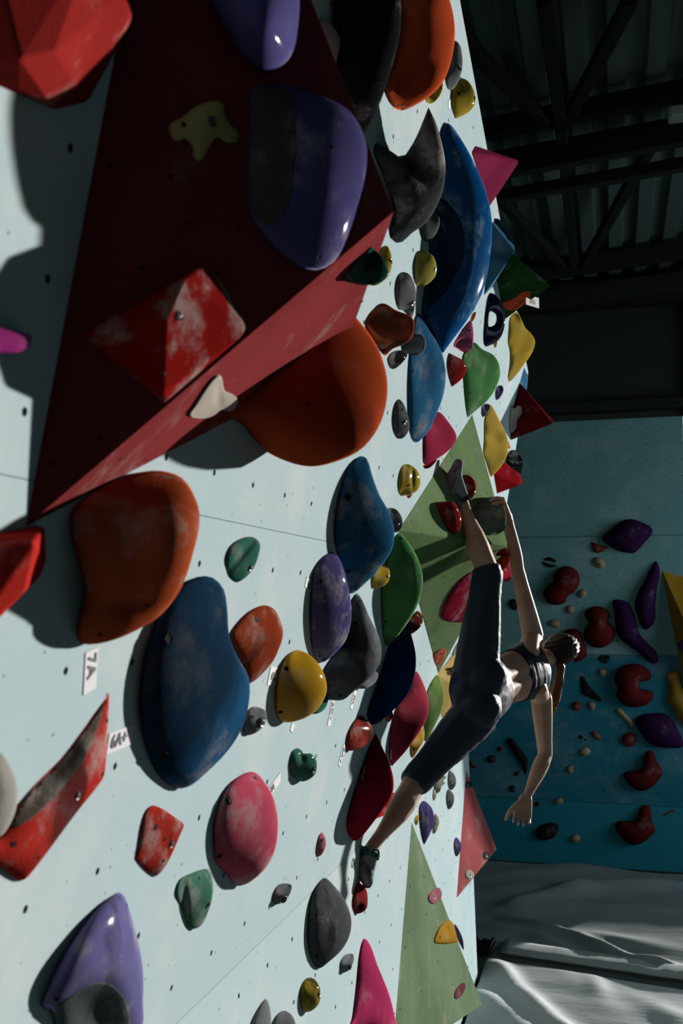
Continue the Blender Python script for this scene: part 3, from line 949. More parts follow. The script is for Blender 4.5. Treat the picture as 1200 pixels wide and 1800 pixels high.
PT(h, 'G', [(566, 690), (536, 726), (458, 832), (326, 1004), (196, 1138), (98, 1262), (50, 1370), (150, 1330), (300, 1190), (430, 1030), (500, 880), (545, 760)], hmat((110, 98, 86), .95, .4, .2, .3, scale=10))
h = G('G', [(790, 1252), (960, 1335), (968, 1362), (828, 1618), (715, 1530), (722, 1500)], WM, hmat((196, 56, 42), .65, .4, .05, .25, scale=11), 'small red four-cornered hold with pale chalk near the wall middle', phi=.4, A=.3, q=.7, bolts=[(822, 1362, 13, 'h'), (905, 1450, 17, 'b'), (862, 1538, 8, 'h'), (870, 1425, 8, 'h')])
h = G('L', [(840, 675), (880, 715), (930, 870), (975, 1040), (1005, 1230), (1005, 1420), (985, 1640), (700, 1720), (430, 1700), (390, 1590), (355, 1495), (312, 1502), (292, 1460), (340, 1330), (440, 1130), (560, 940), (680, 790), (780, 700)], WM,
      hmat((124, 118, 176), .5, .22, .03, .05, coat=.35, scale=9), 'glossy purple horn hold in the bottom left corner with a hollow mouth', phi=.38, A=.75, feats=[(690, 1560, 240, 210, -.07), (880, 1120, 90, 280, .02)], bolts=[(400, 1420, 18, 'h'), (890, 765, 12, 'h')])
PT(h, 'L', [(362, 1500), (450, 1430), (560, 1355), (680, 1305), (780, 1320), (860, 1390), (905, 1480), (918, 1600), (905, 1680), (680, 1690), (440, 1680), (395, 1590)], hmat((104, 112, 116), .85, .3, .05, .2, scale=9), 'mouth')
h = G('K', [(26, 810), (50, 735), (90, 712), (180, 682), (210, 690), (222, 800), (200, 900), (155, 985), (95, 997), (70, 930), (45, 860)], WM, hmat((84, 140, 118), .66, .4, 0, .2, scale=9), 'pale teal green faceted hold left of the pink dome', phi=.45, A=.4, q=.8, feats=[(70, 850, 20, 130, -.015)], bolts=[(200, 870, 13, 'b'), (150, 730, 7, 'h')])

# ---- holds: middle of the wall
h = G('G', [(740, 600), (770, 420), (850, 210), (950, 85), (1040, 42), (1120, 45), (1180, 110), (1200, 240), (1206, 340), (1250, 460), (1310, 570), (1314, 690), (1280, 830), (1200, 960), (1050, 1110), (990, 1150), (920, 1155), (830, 1080), (760, 900), (735, 740)], WM,
      hmat((44, 104, 150), .78, .3, .85, .3, scale=4.2, scuff_rgb=(24, 32, 40)), 'largest slate blue bean hold with dark scuffs in the wall middle', A=.5, phi=.5, bolts=[(888, 368, 22, 'h'), (866, 985, 20, 'h'), (1168, 125, 10, 'h')])
h = G('H', [(165, 655), (200, 590), (270, 520), (340, 492), (395, 512), (432, 580), (443, 640), (425, 710), (380, 800), (265, 905), (240, 840)], WM, hmat(BORG, .72, .3, .25, .3, scale=9), 'rust orange oval hold wedged behind the largest blue bean', A=.5, phi=.5, bolts=[(305, 568, 13, 'h')])
h = G('H', [(140, 250), (165, 180), (220, 140), (280, 132), (318, 160), (320, 200), (290, 290), (240, 350), (195, 370), (155, 330)], WM, hmat(TGRN, .66, .25, 0, .2, scale=10), 'dark green grooved oval hold under the bright bare plywood', A=.45, phi=.5, feats=[(235, 215, 18, 120, -.012, 40)], bolts=[(272, 293, 14, 'b')])
h = G('H', [(600, 330), (640, 250), (700, 210), (740, 250), (775, 350), (800, 480), (800, 580), (770, 680), (700, 760), (640, 795), (600, 740), (585, 600), (588, 450)], WM, hmat(PUR, .5, .4, 0, .05, coat=.4, scale=12), 'glossy purple oval hold chalky in the wall centre left of the grey hook', A=.55, phi=.62, bolts=[(638, 365, 8, 'h'), (634, 760, 8, 'h'), (783, 560, 10, 'h')])
h = G('E', [(1000, 905), (1035, 920), (1060, 1000), (1100, 1110), (1150, 1200), (1178, 1300), (1165, 1400), (1090, 1510), (1010, 1590), (960, 1630), (935, 1622), (915, 1540), (872, 1400), (862, 1300), (880, 1150), (910, 1030), (950, 940)], WM,
      hmat((46, 108, 146), .78, .3, .2, .3, scale=5, scuff_rgb=(36, 44, 52)), 'tall dusty blue hold with a pointed top above the purple oval', A=.5, phi=.66, bolts=[(932, 1122, 16, 'h'), (935, 1512, 14, 'h')])
G('F', [(240, 1485), (265, 1478), (295, 1492), (320, 1535), (318, 1580), (288, 1608), (262, 1590), (240, 1560)], WM, hmat(DGRY, .75, .2, 0, .3), 'small grey hold peeping out right of the tall dusty blue hold', A=.5, target=150, bolts=[(290, 1570, 13, 'b')])
G('H', [(912, 395), (907, 350), (925, 305), (970, 275), (995, 290), (1005, 330), (990, 375), (950, 398)], WM, hmat((222, 192, 50), .4, .2, 0, .1, coat=.4), 'small bright yellow oval hold beside the green faceted hold', A=.5, target=150, bolts=[(995, 340, 7, 'h')])
h = G('H', [(800, 475), (830, 428), (862, 470), (900, 560), (940, 640), (960, 720), (955, 790), (920, 850), (870, 900), (810, 950), (760, 990), (700, 992), (672, 985), (655, 900), (662, 830), (700, 770), (760, 690), (790, 600)], WM,
      hmat((114, 120, 124), .7, .4, .3, .3, scale=8), 'grey hooked hold with chalky rim right of the purple oval', A=.5, phi=.78, feats=[(800, 700, 90, 60, -.035), (900, 720, 50, 120, .02)], bolts=[(852, 468, 7, 'h'), (822, 585, 9, 'h'), (690, 922, 10, 'b'), (745, 968, 8, 'h')])
G('H', [(830, 925), (870, 878), (910, 838), (932, 826), (944, 850), (930, 895), (880, 930)], WM, hmat(GRY, .75, .3, 0, .3), 'small grey lobe hold tucked under the grey hooked hold', A=.5, phi=.75, target=120)
h = G('H', [(402, 990), (408, 900), (430, 820), (465, 755), (510, 728), (560, 740), (620, 790), (660, 860), (672, 940), (645, 1010), (600, 1062), (520, 1100), (440, 1108), (408, 1070)], WM,
      hmat((226, 172, 34), .45, .25, 0, .1, coat=.35, scale=6), 'round yellow dome hold with chalk on top in the wall centre', A=.6, phi=.66, bolts=[(458, 826, 11, 'h'), (428, 1055, 11, 'h')])
G('H', [(600, 1062), (625, 1020), (660, 970), (675, 965), (676, 1010), (655, 1045), (625, 1062)], WM, hmat((70, 150, 134), .6, .2, 0, .2), 'sliver of a teal green hold behind the round yellow dome', A=.4, target=90)
G('H', [(232, 1140), (248, 1070), (275, 1030), (312, 1030), (350, 1050), (352, 1100), (320, 1150), (260, 1178), (238, 1165)], WM, hmat(GRY, .72, .25, .1, .3, scale=14), 'small grey hold with a bolt close to the largest blue bean', A=.55, target=180, bolts=[(333, 1107, 20, 'b'), (280, 1080, 8, 'h')])
h = G('H', [(772, 1230), (785, 1160), (830, 1085), (862, 1075), (905, 1125), (918, 1180), (890, 1220), (840, 1250), (775, 1258)], WM, hmat((198, 66, 48), .55, .35, .15, .2, coat=.2, scale=10), 'red hold with dark and chalky top above the crimson fin', A=.55, phi=.62, bolts=[(905, 1165, 6, 'h')])
G('H', [(478, 1360), (480, 1310), (490, 1262), (515, 1245), (540, 1258), (552, 1277), (590, 1275), (618, 1315), (612, 1380), (570, 1415), (530, 1420), (490, 1395)], WM, hmat(TGRN, .55, .1, 0, .2, coat=.15), 'green heart-shaped hold right of the pink dome', A=.55, phi=.6, target=220, feats=[(543, 1290, 18, 30, -.012)], bolts=[(606, 1357, 14, 'b'), (540, 1285, 6, 'h')])
h = G('H', [(930, 1165, 1), (960, 1230), (1000, 1320), (1023, 1400), (1020, 1480), (980, 1550), (900, 1660), (840, 1728), (815, 1733), (785, 1700), (775, 1640), (800, 1530), (840, 1400), (890, 1250)], WM, hmat((182, 34, 62), .6, .06, .12, .25, scale=6), 'crimson fin hold above the lower foot with a small maker plate', phi=.9, A=.22, q=.8, bolts=[(802, 1615, 6, 'h')])
PT(h, 'H', [(872, 1335, 1), (882, 1340, 1), (862, 1412, 1), (850, 1408, 1)], plain('plate_grey', (150, 138, 140), .5), 'maker_plate')
h = G('K', [(230, 440), (260, 330), (310, 235), (380, 182), (440, 172), (500, 230), (550, 330), (565, 450), (555, 560), (520, 650), (450, 730), (390, 765), (340, 770), (300, 715), (240, 650), (228, 550)], WM, hmat((226, 92, 118), .68, .42, .05, .25, scale=7), 'big pink dome hold with chalk below, left of the 7A label', A=.55, phi=.52, bolts=[(302, 325, 17, 'b'), (256, 614, 13, 'h'), (446, 203, 9, 'h')])
h = G('K', [(725, 1080), (728, 950), (740, 840), (770, 765), (808, 728), (860, 770), (920, 850), (952, 950), (940, 1040), (900, 1110), (830, 1175), (780, 1208), (750, 1180)], WL, hmat((100, 104, 108), .72, .25, .3, .45, scale=9), 'charcoal grey sandy dome hold left of the red foothold', A=.55, phi=.55, bolts=[(812, 745, 7, 'h'), (768, 1142, 10, 'h')])
G('K', [(538, 855), (540, 810), (570, 765), (630, 762), (637, 790), (610, 840), (560, 870)], WM, hmat(DGRY, .72, .25, 0, .3), 'small dark grey foot chip below the big pink dome', A=.5, target=140, bolts=[(595, 843, 16, 'b')])
G('K', [(893, 1205), (895, 1170), (920, 1135), (960, 1132), (965, 1165), (940, 1215), (905, 1230)], WL, hmat(GRY, .72, .2, 0, .3), 'small grey foot chip below the charcoal dome', A=.5, target=140, bolts=[(942, 1200, 12, 'b')])
G('K', [(768, 605), (770, 560), (780, 510), (798, 490), (817, 530), (812, 580), (785, 615)], WM, hmat((222, 128, 144), .6, .2, 0, .2), 'small pink foot chip below the green heart-shaped hold', A=.5, target=120, bolts=[(800, 530, 7, 'h'), (797, 580, 6, 'h')])
G('K', [(958, 880), (965, 810), (985, 755), (1030, 790), (1036, 880), (1012, 910), (975, 917)], WL, hmat((178, 54, 56), .6, .15, .1, .2), 'red block foothold under the lower shoe', A=.5, phi=.6, target=200, feats=[(1000, 885, 18, 18, -.008)], bolts=[(1000, 882, 20, 'h')])
G('K', [(684, 1340), (695, 1285), (720, 1257), (760, 1265), (788, 1320), (782, 1390), (740, 1432), (700, 1434), (687, 1400)], WL, hmat((206, 182, 50), .5, .1, .75, .1, coat=.3, scale=16), 'small yellow hold blotched with black rubber at the bottom', A=.55, target=200, bolts=[(784, 1340, 10, 'b')])
G('K', [(425, 1500), (460, 1420), (500, 1367), (520, 1400), (530, 1500), (520, 1580), (410, 1580)], WL, hmat(GRY, .7, .3, 0, .3), 'pointed pale grey hold at the bottom edge', A=.5, target=120)
G('K', [(530, 1520), (560, 1450), (600, 1430), (640, 1455), (660, 1510), (655, 1590), (530, 1590)], WL, hmat((132, 136, 140), .7, .3, 0, .3), 'rounded pale grey hold at the bottom edge', A=.5, target=120)
h = G('J', [(118, 1347), (150, 1380), (190, 1490), (250, 1640), (278, 1750), (290, 1850), (38, 1850), (60, 1760), (80, 1600), (95, 1430)], WL, hmat((224, 66, 124), .55, .2, .3, .15, scale=7), 'pink fin hold with black scuffs at the bottom beside the green triangle', A=.3, phi=.6, q=.8)

# ---- holds: upper wall
hp1 = G('B', [(-140, -90), (-60, 60), (60, 330 - 60), (130, 350), (210, 380), (300, 345), (350, 270), (372, 150), (380, 0), (360, -180), (200, -300), (-60, -250)], RF, hmat(PUR, .55, .25, 0, .05, coat=.06, scale=8), 'glossy purple hold at the top on the big red volume', flat=True, A=.8, feats=[(200, 120, 120, 160, .03)])
hp2 = G('B', [(125, 480), (180, 442), (330, 450), (520, 510), (640, 580), (710, 690), (736, 800), (722, 960), (680, 1120), (620, 1280), (560, 1380), (470, 1425), (370, 1402), (250, 1310), (160, 1200), (115, 1100), (108, 900), (122, 650)], RF,
      hmat((98, 92, 152), .55, .3, .0, .05, coat=.08, scale=8), 'glossy purple dome hold with a matte grey side, lower on the red volume', flat=True, A=.38, feats=[(540, 900, 140, 330, .02)], bolts=[(480, 1355, 14, 'h'), (545, 775, 9, 'h'), (685, 1040, 9, 'h'), (195, 1102, 12, 'h'), (205, 490, 12, 'h')])
PT(hp2, 'B', [(135, 480), (185, 450), (320, 460), (352, 540), (362, 700), (355, 860), (325, 1080), (250, 1190), (170, 1180), (122, 1080), (115, 900), (128, 650)], hmat((88, 88, 82), .9, .3, 0, .3, scale=6))
G('A', [(893, 690), (900, 650), (960, 618), (1035, 560), (1125, 532), (1176, 548), (1188, 610), (1215, 660), (1258, 702), (1250, 752), (1195, 755), (1140, 728), (1095, 790), (1056, 850), (1020, 825), (1014, 770), (975, 735), (925, 748)], RF, hmat((224, 204, 128), .7, .2, 0, .25), 'small cream four-armed hold on the dark face of the red volume', flat=True, A=.5, bolts=[(968, 657, 12, 'h'), (1118, 640, 24, 'b')])
vv = [RF.hit(*p) for p in ((140, 588), (368, 456), (436, 575), (425, 592), (290, 708))] + [RF.hit(322, 490, .06), RF.hit(291, 560, .085), RF.hit(286, 690, .035)]
V, Fc = hull(vv + [v - RF.N * .01 for v in vv[:5]])
rq = mesh_obj('climbing_hold', V, Fc, hmat((170, 30, 26), .62, .42, 0, .2, scale=9), smooth=False); bevel(rq, .006, 2, 8)
tag(rq, 'red chalky pyramid hold with a bolt on the red volume', 'climbing hold', 'holds on the main wall')
rqp = plane3(vv[1], vv[2], vv[6])
disc_on(rq, rqp, 314, 553, 11, 'b'); disc_on(rq, rqp, 380, 482, 4); disc_on(rq, rqp, 290, 658, 4)
G('E', [(100, 690), (135, 630), (200, 530), (245, 482), (266, 484), (285, 560), (325, 580), (352, 605), (342, 650), (310, 672), (270, 660), (225, 692), (165, 706)], RL, hmat((212, 202, 186), .7, .2, 0, .25), 'cream folded hold under the lower edge of the red volume', flat=True, A=.6, feats=[(255, 600, 20, 70, -.015)])
h = G('B', [(612, 1478), (660, 1400), (757, 1302, 1), (800, 1340), (838, 1400), (846, 1450), (800, 1492), (720, 1504), (640, 1490)], RL, hmat((38, 88, 76), .6, .15, 0, .2), 'dark green cone hold on the corner of the red volume', phi=.8, A=.4, bolts=[(733, 1412, 12, 'h'), (752, 1488, 14, 'h')])
G('F', [(150, 300), (180, 180), (215, 110), (240, 95), (262, 140), (267, 190), (250, 250), (210, 290), (175, 306)], WM, hmat((206, 174, 66), .4, .2, 0, .1, coat=.4), 'yellow round hold half hidden behind the dark green cone', A=.6, target=200, bolts=[(263, 178, 10, 'b'), (210, 280, 7, 'h')])
G('B', [(480, 100), (520, 105), (580, 170), (640, 250), (662, 310), (655, 420), (640, 490), (590, 430), (530, 280)], WM, hmat((176, 174, 166), .72, .3, 0, .3), 'pale grey hold behind the upper edge of the red volume', A=.5, phi=.6)
G('B', [(575, -180), (560, 60), (560, 330), (600, 560), (700, 720), (735, 690), (800, 550), (852, 400), (900, 225), (914, 100), (905, -60), (860, -220)], WM, hmat((36, 39, 40), .75, .15, .2, .35, scale=7), 'tall charcoal hold at the top between the volume and the orange hold', A=.5, phi=.8)
G('B', [(900, -160), (910, 100), (880, 290), (832, 470), (845, 520), (880, 572), (920, 582), (980, 560), (1060, 510), (1130, 440), (1175, 330), (1198, 190), (1190, 80), (1155, -40), (1090, -160)], WM, hmat((230, 92, 46), .7, .1, .12, .3, scale=6), 'big smooth orange hold at the top beside the charcoal hold', A=.55, phi=.76, bolts=[(903, 556, 10, 'h')], feats=[(960, 430, 40, 120, -.02, 50)])
G('C', [(598, 215), (625, 240), (637, 300), (637, 350), (620, 420), (580, 478), (560, 470), (548, 400), (580, 300)], WM, hmat((132, 136, 138), .75, .25, 0, .35), 'grey oval hold right of the orange hold, with a bolt', A=.5, target=220, bolts=[(627, 362, 11, 'b')])
G('C', [(445, 520), (480, 470), (530, 425), (530, 480), (495, 535), (458, 546)], WM, hmat((206, 192, 60), .42, .1, 0, .1, coat=.4), 'yellow hold peeping out below the smooth orange hold', A=.5, target=120, bolts=[(525, 465, 6, 'h')])
G('C', [(582, 560), (580, 500), (600, 440), (628, 410), (672, 432), (700, 485), (703, 550), (665, 595), (600, 628, 1)], WM, hmat((204, 178, 48), .4, .25, .1, .1, coat=.4, scale=14), 'highest yellow dome hold close to the top edge of the wall', A=.58, phi=.7, target=220, bolts=[(617, 494, 9, 'h'), (703, 517, 8, 'h')])
h = G('B', [(785, 752), (768, 790), (778, 830), (808, 900), (838, 960), (862, 1010), (880, 1090), (868, 1180), (852, 1240), (880, 1275), (920, 1276), (970, 1230), (1040, 1180), (1100, 1090), (1140, 980), (1147, 860), (1125, 740), (1095, 640), (1058, 565, 1), (1035, 625), (995, 720), (955, 790), (918, 833), (880, 810), (830, 778)], WM,
      hmat((86, 90, 92), .72, .45, .25, .4, scale=9), 'dark grey two-horned crescent hold right of the red volume', A=.5, phi=.8, chord=((785, 752), (885, 1270)), feats=[(1010, 860, 60, 130, -.06, -25)], nmax=.2)
h = G('C', [(545, 648), (580, 662), (622, 720), (680, 820), (740, 950), (780, 1080), (794, 1200), (780, 1370), (750, 1520), (700, 1630), (640, 1720), (580, 1800), (535, 1862, 1), (500, 1830), (465, 1740), (425, 1640), (450, 1480), (468, 1330), (440, 1180), (490, 1050), (520, 900), (522, 720)], WM,
      hmat((16, 104, 176), .24, .38, 0, .04, coat=.5, scale=9, chalk_rgb=(150, 190, 214)), 'very long glossy blue crescent hold with a scooped bowl', A=.5, phi=.74, chord=((545, 648), (425, 1640)), feats=[(560, 1290, 95, 270, -.06, 8)], target=520, bolts=[(447, 1668, 8, 'h'), (455, 1710, 8, 'h')])
PT(h, 'C', [(520, 1035), (580, 1085), (635, 1175), (652, 1280), (640, 1375), (592, 1475), (530, 1568), (450, 1630), (462, 1500), (480, 1350), (476, 1230), (490, 1110)], hmat((12, 58, 96), .35, .2, 0, .04, coat=.4, scale=8), 'bowl')  # darker blue paints the shade inside the scoop
G('C', [(442, 1262), (430, 1200), (440, 1150), (475, 1122), (512, 1135), (515, 1190), (490, 1245), (455, 1276)], WM, hmat(DGRY, .7, .1, 0, .3), 'small dark hold in the shade of the grey crescent', A=.5, target=120, lift=.01, bolts=[(490, 1150, 8, 'h')])
G('F', [(392, 300), (384, 230), (388, 165), (402, 130), (440, 128), (482, 150), (502, 210), (492, 260), (450, 300), (412, 312)], WM, hmat((204, 192, 92), .4, .1, .05, .1, coat=.4), 'lemon yellow dome hold beside the long glossy blue hold', A=.6, phi=.72, bolts=[(494, 222, 9, 'b')])
G('F', [(285, 350), (295, 260), (320, 235), (355, 245), (380, 285), (393, 350), (386, 420), (368, 475), (330, 440), (300, 430)], WM, hmat((132, 134, 134), .75, .25, .15, .4, scale=12), 'long grey knobbly hold above the orange hooked hold', A=.55, phi=.65, bolts=[(378, 397, 12, 'b')], feats=[(345, 280, 25, 25, .006)])
h = G('F', [(125, 510), (145, 465), (180, 425), (205, 402), (232, 402), (290, 437), (350, 460), (378, 482), (383, 530), (370, 582), (330, 615), (270, 640), (228, 675), (200, 630), (150, 570)], WM, hmat((196, 90, 56), .72, .35, .15, .35, scale=10), 'orange hooked hold with a brown hollow right of the orange ball', A=.5, phi=.65, feats=[(290, 500, 55, 40, -.02, 35)], bolts=[(222, 648, 9, 'h')])
G('F', [(318, 640), (335, 580), (370, 560), (402, 555), (430, 570), (444, 612), (430, 655), (395, 678), (350, 668)], WM, hmat(GRY, .75, .3, .15, .3), 'round grey knob hold just below the orange hooked hold', A=.6, phi=.75, target=180)
G('F', [(243, 690), (270, 655), (330, 648), (347, 670), (330, 702), (290, 740), (262, 745), (248, 722)], WM, hmat((112, 114, 112), .75, .3, 0, .3), 'grey hold with a deep bolt under the round grey knob', A=.5, target=160, bolts=[(318, 680, 13, 'b')])
G('F', [(272, 1040), (274, 970), (285, 920), (303, 905), (328, 930), (348, 985), (358, 1040), (350, 1080), (320, 1112), (288, 1106)], WM, hmat(DGRY, .75, .3, .15, .35, scale=12), 'dark grey upright hold left of the light blue scooped hold', A=.55, target=220, bolts=[(337, 1025, 10, 'b'), (325, 960, 6, 'h')])
h = G('F', [(400, 450), (425, 470), (465, 540), (510, 610), (535, 680), (550, 770), (540, 870), (505, 975), (460, 1070), (405, 1130), (378, 1130), (358, 1060), (350, 900), (352, 740), (365, 600), (380, 500)], WM, hmat((56, 126, 172), .7, .3, .08, .25, scale=7), 'light blue scooped hold below the long glossy blue one', A=.45, phi=.58, feats=[(430, 720, 60, 180, -.03)], bolts=[(385, 1045, 7, 'h'), (382, 755, 8, 'h')])
G('F', [(300, 1395), (303, 1310), (318, 1260), (340, 1246), (380, 1262), (410, 1300), (415, 1350), (400, 1385), (350, 1412), (315, 1410)], WM, hmat((214, 186, 54), .42, .35, .05, .1, coat=.4, scale=14), 'yellow grooved hold left of the green rhombus volume', A=.55, phi=.65, feats=[(375, 1320, 10, 60, -.012)], bolts=[(357, 1358, 7, 'h')])
G('F', [(346, 1415), (365, 1400), (372, 1408), (356, 1428)], WM, hmat(CORAL, .6, .1, 0, .2), 'tiny orange chip under the yellow grooved hold', A=.4, target=40)
G('F', [(556, 720), (565, 660, 1), (605, 680), (640, 702), (657, 745), (640, 790), (610, 820), (580, 840, 1), (568, 790)], WM, hmat((188, 40, 36), .5, .25, .1, .15, coat=.2), 'glossy red cone hold left of the green blob hold', A=.5, phi=.7, target=200, bolts=[(580, 690, 6, 'h')])
G('F', [(590, 622), (625, 560), (660, 510), (682, 488), (692, 520), (696, 570), (690, 625), (672, 655), (640, 657), (612, 640)], WM, hmat((214, 108, 144), .6, .15, 0, .2), 'pink lobed hold under the tip of the long blue hold', A=.55, phi=.7, target=200, bolts=[(678, 543, 8, 'b')])
G('F', [(680, 490), (695, 450), (708, 445), (705, 470), (690, 495)], WM, hmat(CORAL, .6, .1, 0, .2), 'tiny coral chip above the pink lobed hold', A=.4, target=40)
h = G('F', [(637, 680), (660, 640), (700, 605), (740, 640), (800, 672), (830, 720), (836, 780), (812, 850), (770, 910), (720, 955), (663, 1005, 1), (655, 950), (645, 820), (640, 740)], WM, hmat(GRN, .7, .3, 0, .25, scale=8), 'pale green blob hold with a shallow dent, in the upper wall', A=.42, phi=.58, feats=[(770, 810, 45, 40, -.022), (700, 690, 25, 80, .012, -35)], bolts=[(660, 748, 7, 'h'), (675, 872, 7, 'h')])
h = G('F', [(750, 610), (752, 530), (762, 430), (782, 345), (812, 357), (846, 400), (862, 470), (855, 540), (830, 592), (785, 620), (758, 628)], WM, hmat((46, 40, 88), .3, .2, 0, .05, coat=.35, scale=12), 'dark purple ring hold with a round opening', A=.35, phi=.75, cut=[[(768, 520), (775, 455), (792, 438), (812, 455), (816, 490), (800, 518)]])
G('F', [(800, 612), (818, 582), (822, 600), (812, 635)], WM, hmat((230, 160, 60), .6, .1, 0, .2), 'tiny orange yellow chip under the purple ring hold', A=.4, target=40)
h = G('Q1', [(500, 310), (560, 285), (640, 250), (700, 205), (745, 185), (790, 190), (792, 230), (780, 275), (740, 310), (680, 360), (620, 395), (550, 388), (515, 360)], GDK, hmat(CORAL, .6, .15, 0, .3, scale=16), 'wrinkled coral hold on the dark green triangle by the paper sign', flat=True, A=.5, bolts=[(555, 342, 9, 'h'), (680, 310, 9, 'h'), (753, 217, 9, 'h')])
h = G('Q1', [(575, 470), (620, 420), (655, 415), (700, 500), (740, 580), (800, 640), (838, 710), (830, 780), (790, 870), (720, 970), (640, 1080), (568, 1160, 1), (552, 1100), (575, 960), (572, 805), (555, 740), (562, 600)], WM, hmat((212, 178, 58), .6, .2, .12, .2, scale=6), 'yellow saddle hold on the far edge below the dark green triangle', A=.42, phi=.58, feats=[(690, 820, 90, 35, -.04, -15)], bolts=[(600, 757, 8, 'h'), (598, 950, 8, 'h'), (625, 447, 8, 'h')])
h = G('Q1', [(300, 1790), (303, 1650), (308, 1530), (340, 1440), (365, 1385), (410, 1440), (470, 1560), (530, 1680), (560, 1800), (545, 1920), (480, 2040), (400, 2130), (375, 2150), (330, 2010), (295, 1900)], WM, hmat((226, 190, 78), .6, .12, .05, .2, scale=6), 'lower yellow hold with an olive hollow by the green rhombus volume', A=.42, phi=.58, feats=[(420, 1740, 90, 60, -.045)], bolts=[(340, 1497, 8, 'h'), (440, 1665, 6, 'h')])
G('Q1', [(420, 1280), (430, 1215), (460, 1185), (495, 1190), (508, 1230), (490, 1285), (450, 1335), (428, 1335)], WM, hmat((96, 86, 140), .55, .3, 0, .15, scale=14), 'small purple chip right of the pale green blob hold', A=.5, target=120, bolts=[(478, 1280, 8, 'h')])
G('Q1', [(275, 1460), (280, 1400), (310, 1380), (360, 1385), (358, 1430), (320, 1500), (285, 1517)], WM, hmat((92, 88, 136), .55, .4, 0, .15, scale=14), 'small chalky purple chip at the top of the lower yellow hold', A=.5, target=120)
G('Q1', [(568, 1560), (575, 1440), (592, 1380), (600, 1415), (622, 1430), (650, 1400), (688, 1405), (706, 1465), (692, 1560), (650, 1630), (595, 1690), (570, 1680)], WM, hmat((190, 186, 176), .7, .25, 0, .25), 'cream lobed hold against the dark red triangle in shade', A=.5, phi=.7, feats=[(600, 1540, 14, 60, -.01, 20)])
G('F', [(432, 1090), (440, 1060), (475, 1010), (512, 972), (560, 1020), (600, 1080), (606, 1115), (570, 1170), (500, 1222), (436, 1248), (430, 1190)], WM, hmat((206, 62, 98), .68, .1, .05, .25, scale=6), 'pink dome hold above the raised shoe, below the light blue one', A=.42, phi=.58)
G('F', [(432, 1255), (470, 1238), (502, 1222), (492, 1242), (462, 1268), (440, 1270)], WM, hmat((150, 30, 48), .65, .1, 0, .2), 'dark red sliver hold under the pink dome above the shoe', A=.4, target=60)
G('F', [(858, 1215), (872, 1190), (900, 1172), (932, 1182), (952, 1225), (953, 1280), (935, 1308), (900, 1285), (870, 1245)], WM, hmat((34, 36, 40), .25, .4, 0, .05, coat=.4, scale=16), 'glossy black marbled ball hold on the far edge', A=.6, phi=.8, target=200)
# ---- holds round the climber
h = G('I', [(210, 700), (230, 580), (262, 480), (300, 410), (348, 455), (400, 540), (428, 640), (418, 740), (382, 830), (330, 910), (260, 995), (232, 1003), (220, 960), (213, 850)], WM, hmat(GRN, .72, .25, 0, .3, scale=9), 'green faceted hold half in shadow left of the rhombus volume', A=.42, phi=.8, feats=[(330, 640, 70, 60, -.015), (380, 620, 20, 90, .01)], bolts=[(310, 437, 8, 'h'), (234, 878, 6, 'h')])
h = G('I', [(345, 900), (382, 1000), (393, 1090), (380, 1180), (340, 1275), (250, 1365), (168, 1422), (135, 1382), (140, 1330), (180, 1230), (215, 1110), (260, 980), (310, 920)], WM, hmat((14, 62, 116), .6, .08, .25, .25, scale=6, scuff_rgb=(20, 30, 42)), 'dark navy blue hold with worn middle below the green faceted hold', A=.12, phi=.93, feats=[(270, 1080, 12, 200, -.004, 25)], bolts=[(150, 1345, 6, 'h')])
G('I', [(338, 925), (350, 880), (395, 822), (412, 826), (427, 852), (425, 890), (400, 922), (358, 946)], WM, hmat((120, 48, 44), .5, .15, .1, .2, coat=.2), 'small brownish red hold above the navy blue hold', A=.55, target=140, bolts=[(405, 852, 7, 'b'), (424, 868, 6, 'h')])
h = G('I', [(388, 1138), (430, 1200), (458, 1300), (452, 1380), (405, 1470), (340, 1560), (267, 1640, 1), (250, 1600), (255, 1480), (285, 1340), (340, 1240)], WM, hmat((212, 74, 98), .66, .15, 0, .25, scale=7), 'rose pink fin hold right of the navy blue hold', A=.3, phi=.76)
PT(h, 'I', [(258, 1550, 1), (268, 1552, 1), (264, 1605, 1), (254, 1602, 1)], plain('plate_grey', (150, 138, 140), .5), 'maker_plate')
G('I', [(505, 1158), (530, 1210), (541, 1270), (530, 1340), (492, 1430), (442, 1510), (434, 1440), (442, 1280), (468, 1205)], WM, hmat((138, 176, 94), .66, .35, 0, .2, scale=9), 'lime green leaf-shaped hold between rose fin and climber', A=.35, phi=.65, bolts=[(474, 1212, 6, 'h')])
G('I', [(432, 1440), (435, 1500), (405, 1555), (375, 1596), (364, 1570), (366, 1510), (400, 1470)], WM, hmat((222, 176, 50), .55, .3, 0, .15), 'golden yellow hold under the lime green leaf hold', A=.45, target=140, bolts=[(380, 1548, 6, 'h')])
G('I', [(478, 1068), (490, 1042), (540, 1018), (553, 1040), (536, 1082), (512, 1106), (482, 1106)], GD, hmat((234, 110, 74), .6, .4, 0, .2, scale=16), 'chalky orange chip on the lower tip of the rhombus volume', flat=True, A=.5, target=120, bolts=[(523, 1048, 6, 'h')])
G('I', [(524, 850), (538, 790), (590, 700), (645, 640), (700, 612), (745, 640), (750, 760), (720, 850), (668, 880), (560, 876)], GD, hmat((190, 40, 74), .66, .3, 0, .25, scale=8), 'crimson dome hold on the rhombus volume behind the raised thigh', flat=True, A=.32, bolts=[(669, 653, 6, 'h')])
h = G('I', [(505, 252), (545, 245), (592, 250), (622, 292), (633, 340), (626, 385), (600, 420), (568, 402), (540, 350), (515, 295)], GU, hmat((176, 36, 38), .55, .3, 0, .2, coat=.15, scale=10), 'red hold hooked by the raised heel, in front', phi=.72, A=.6, bolts=[(610, 292, 5, 'b')])
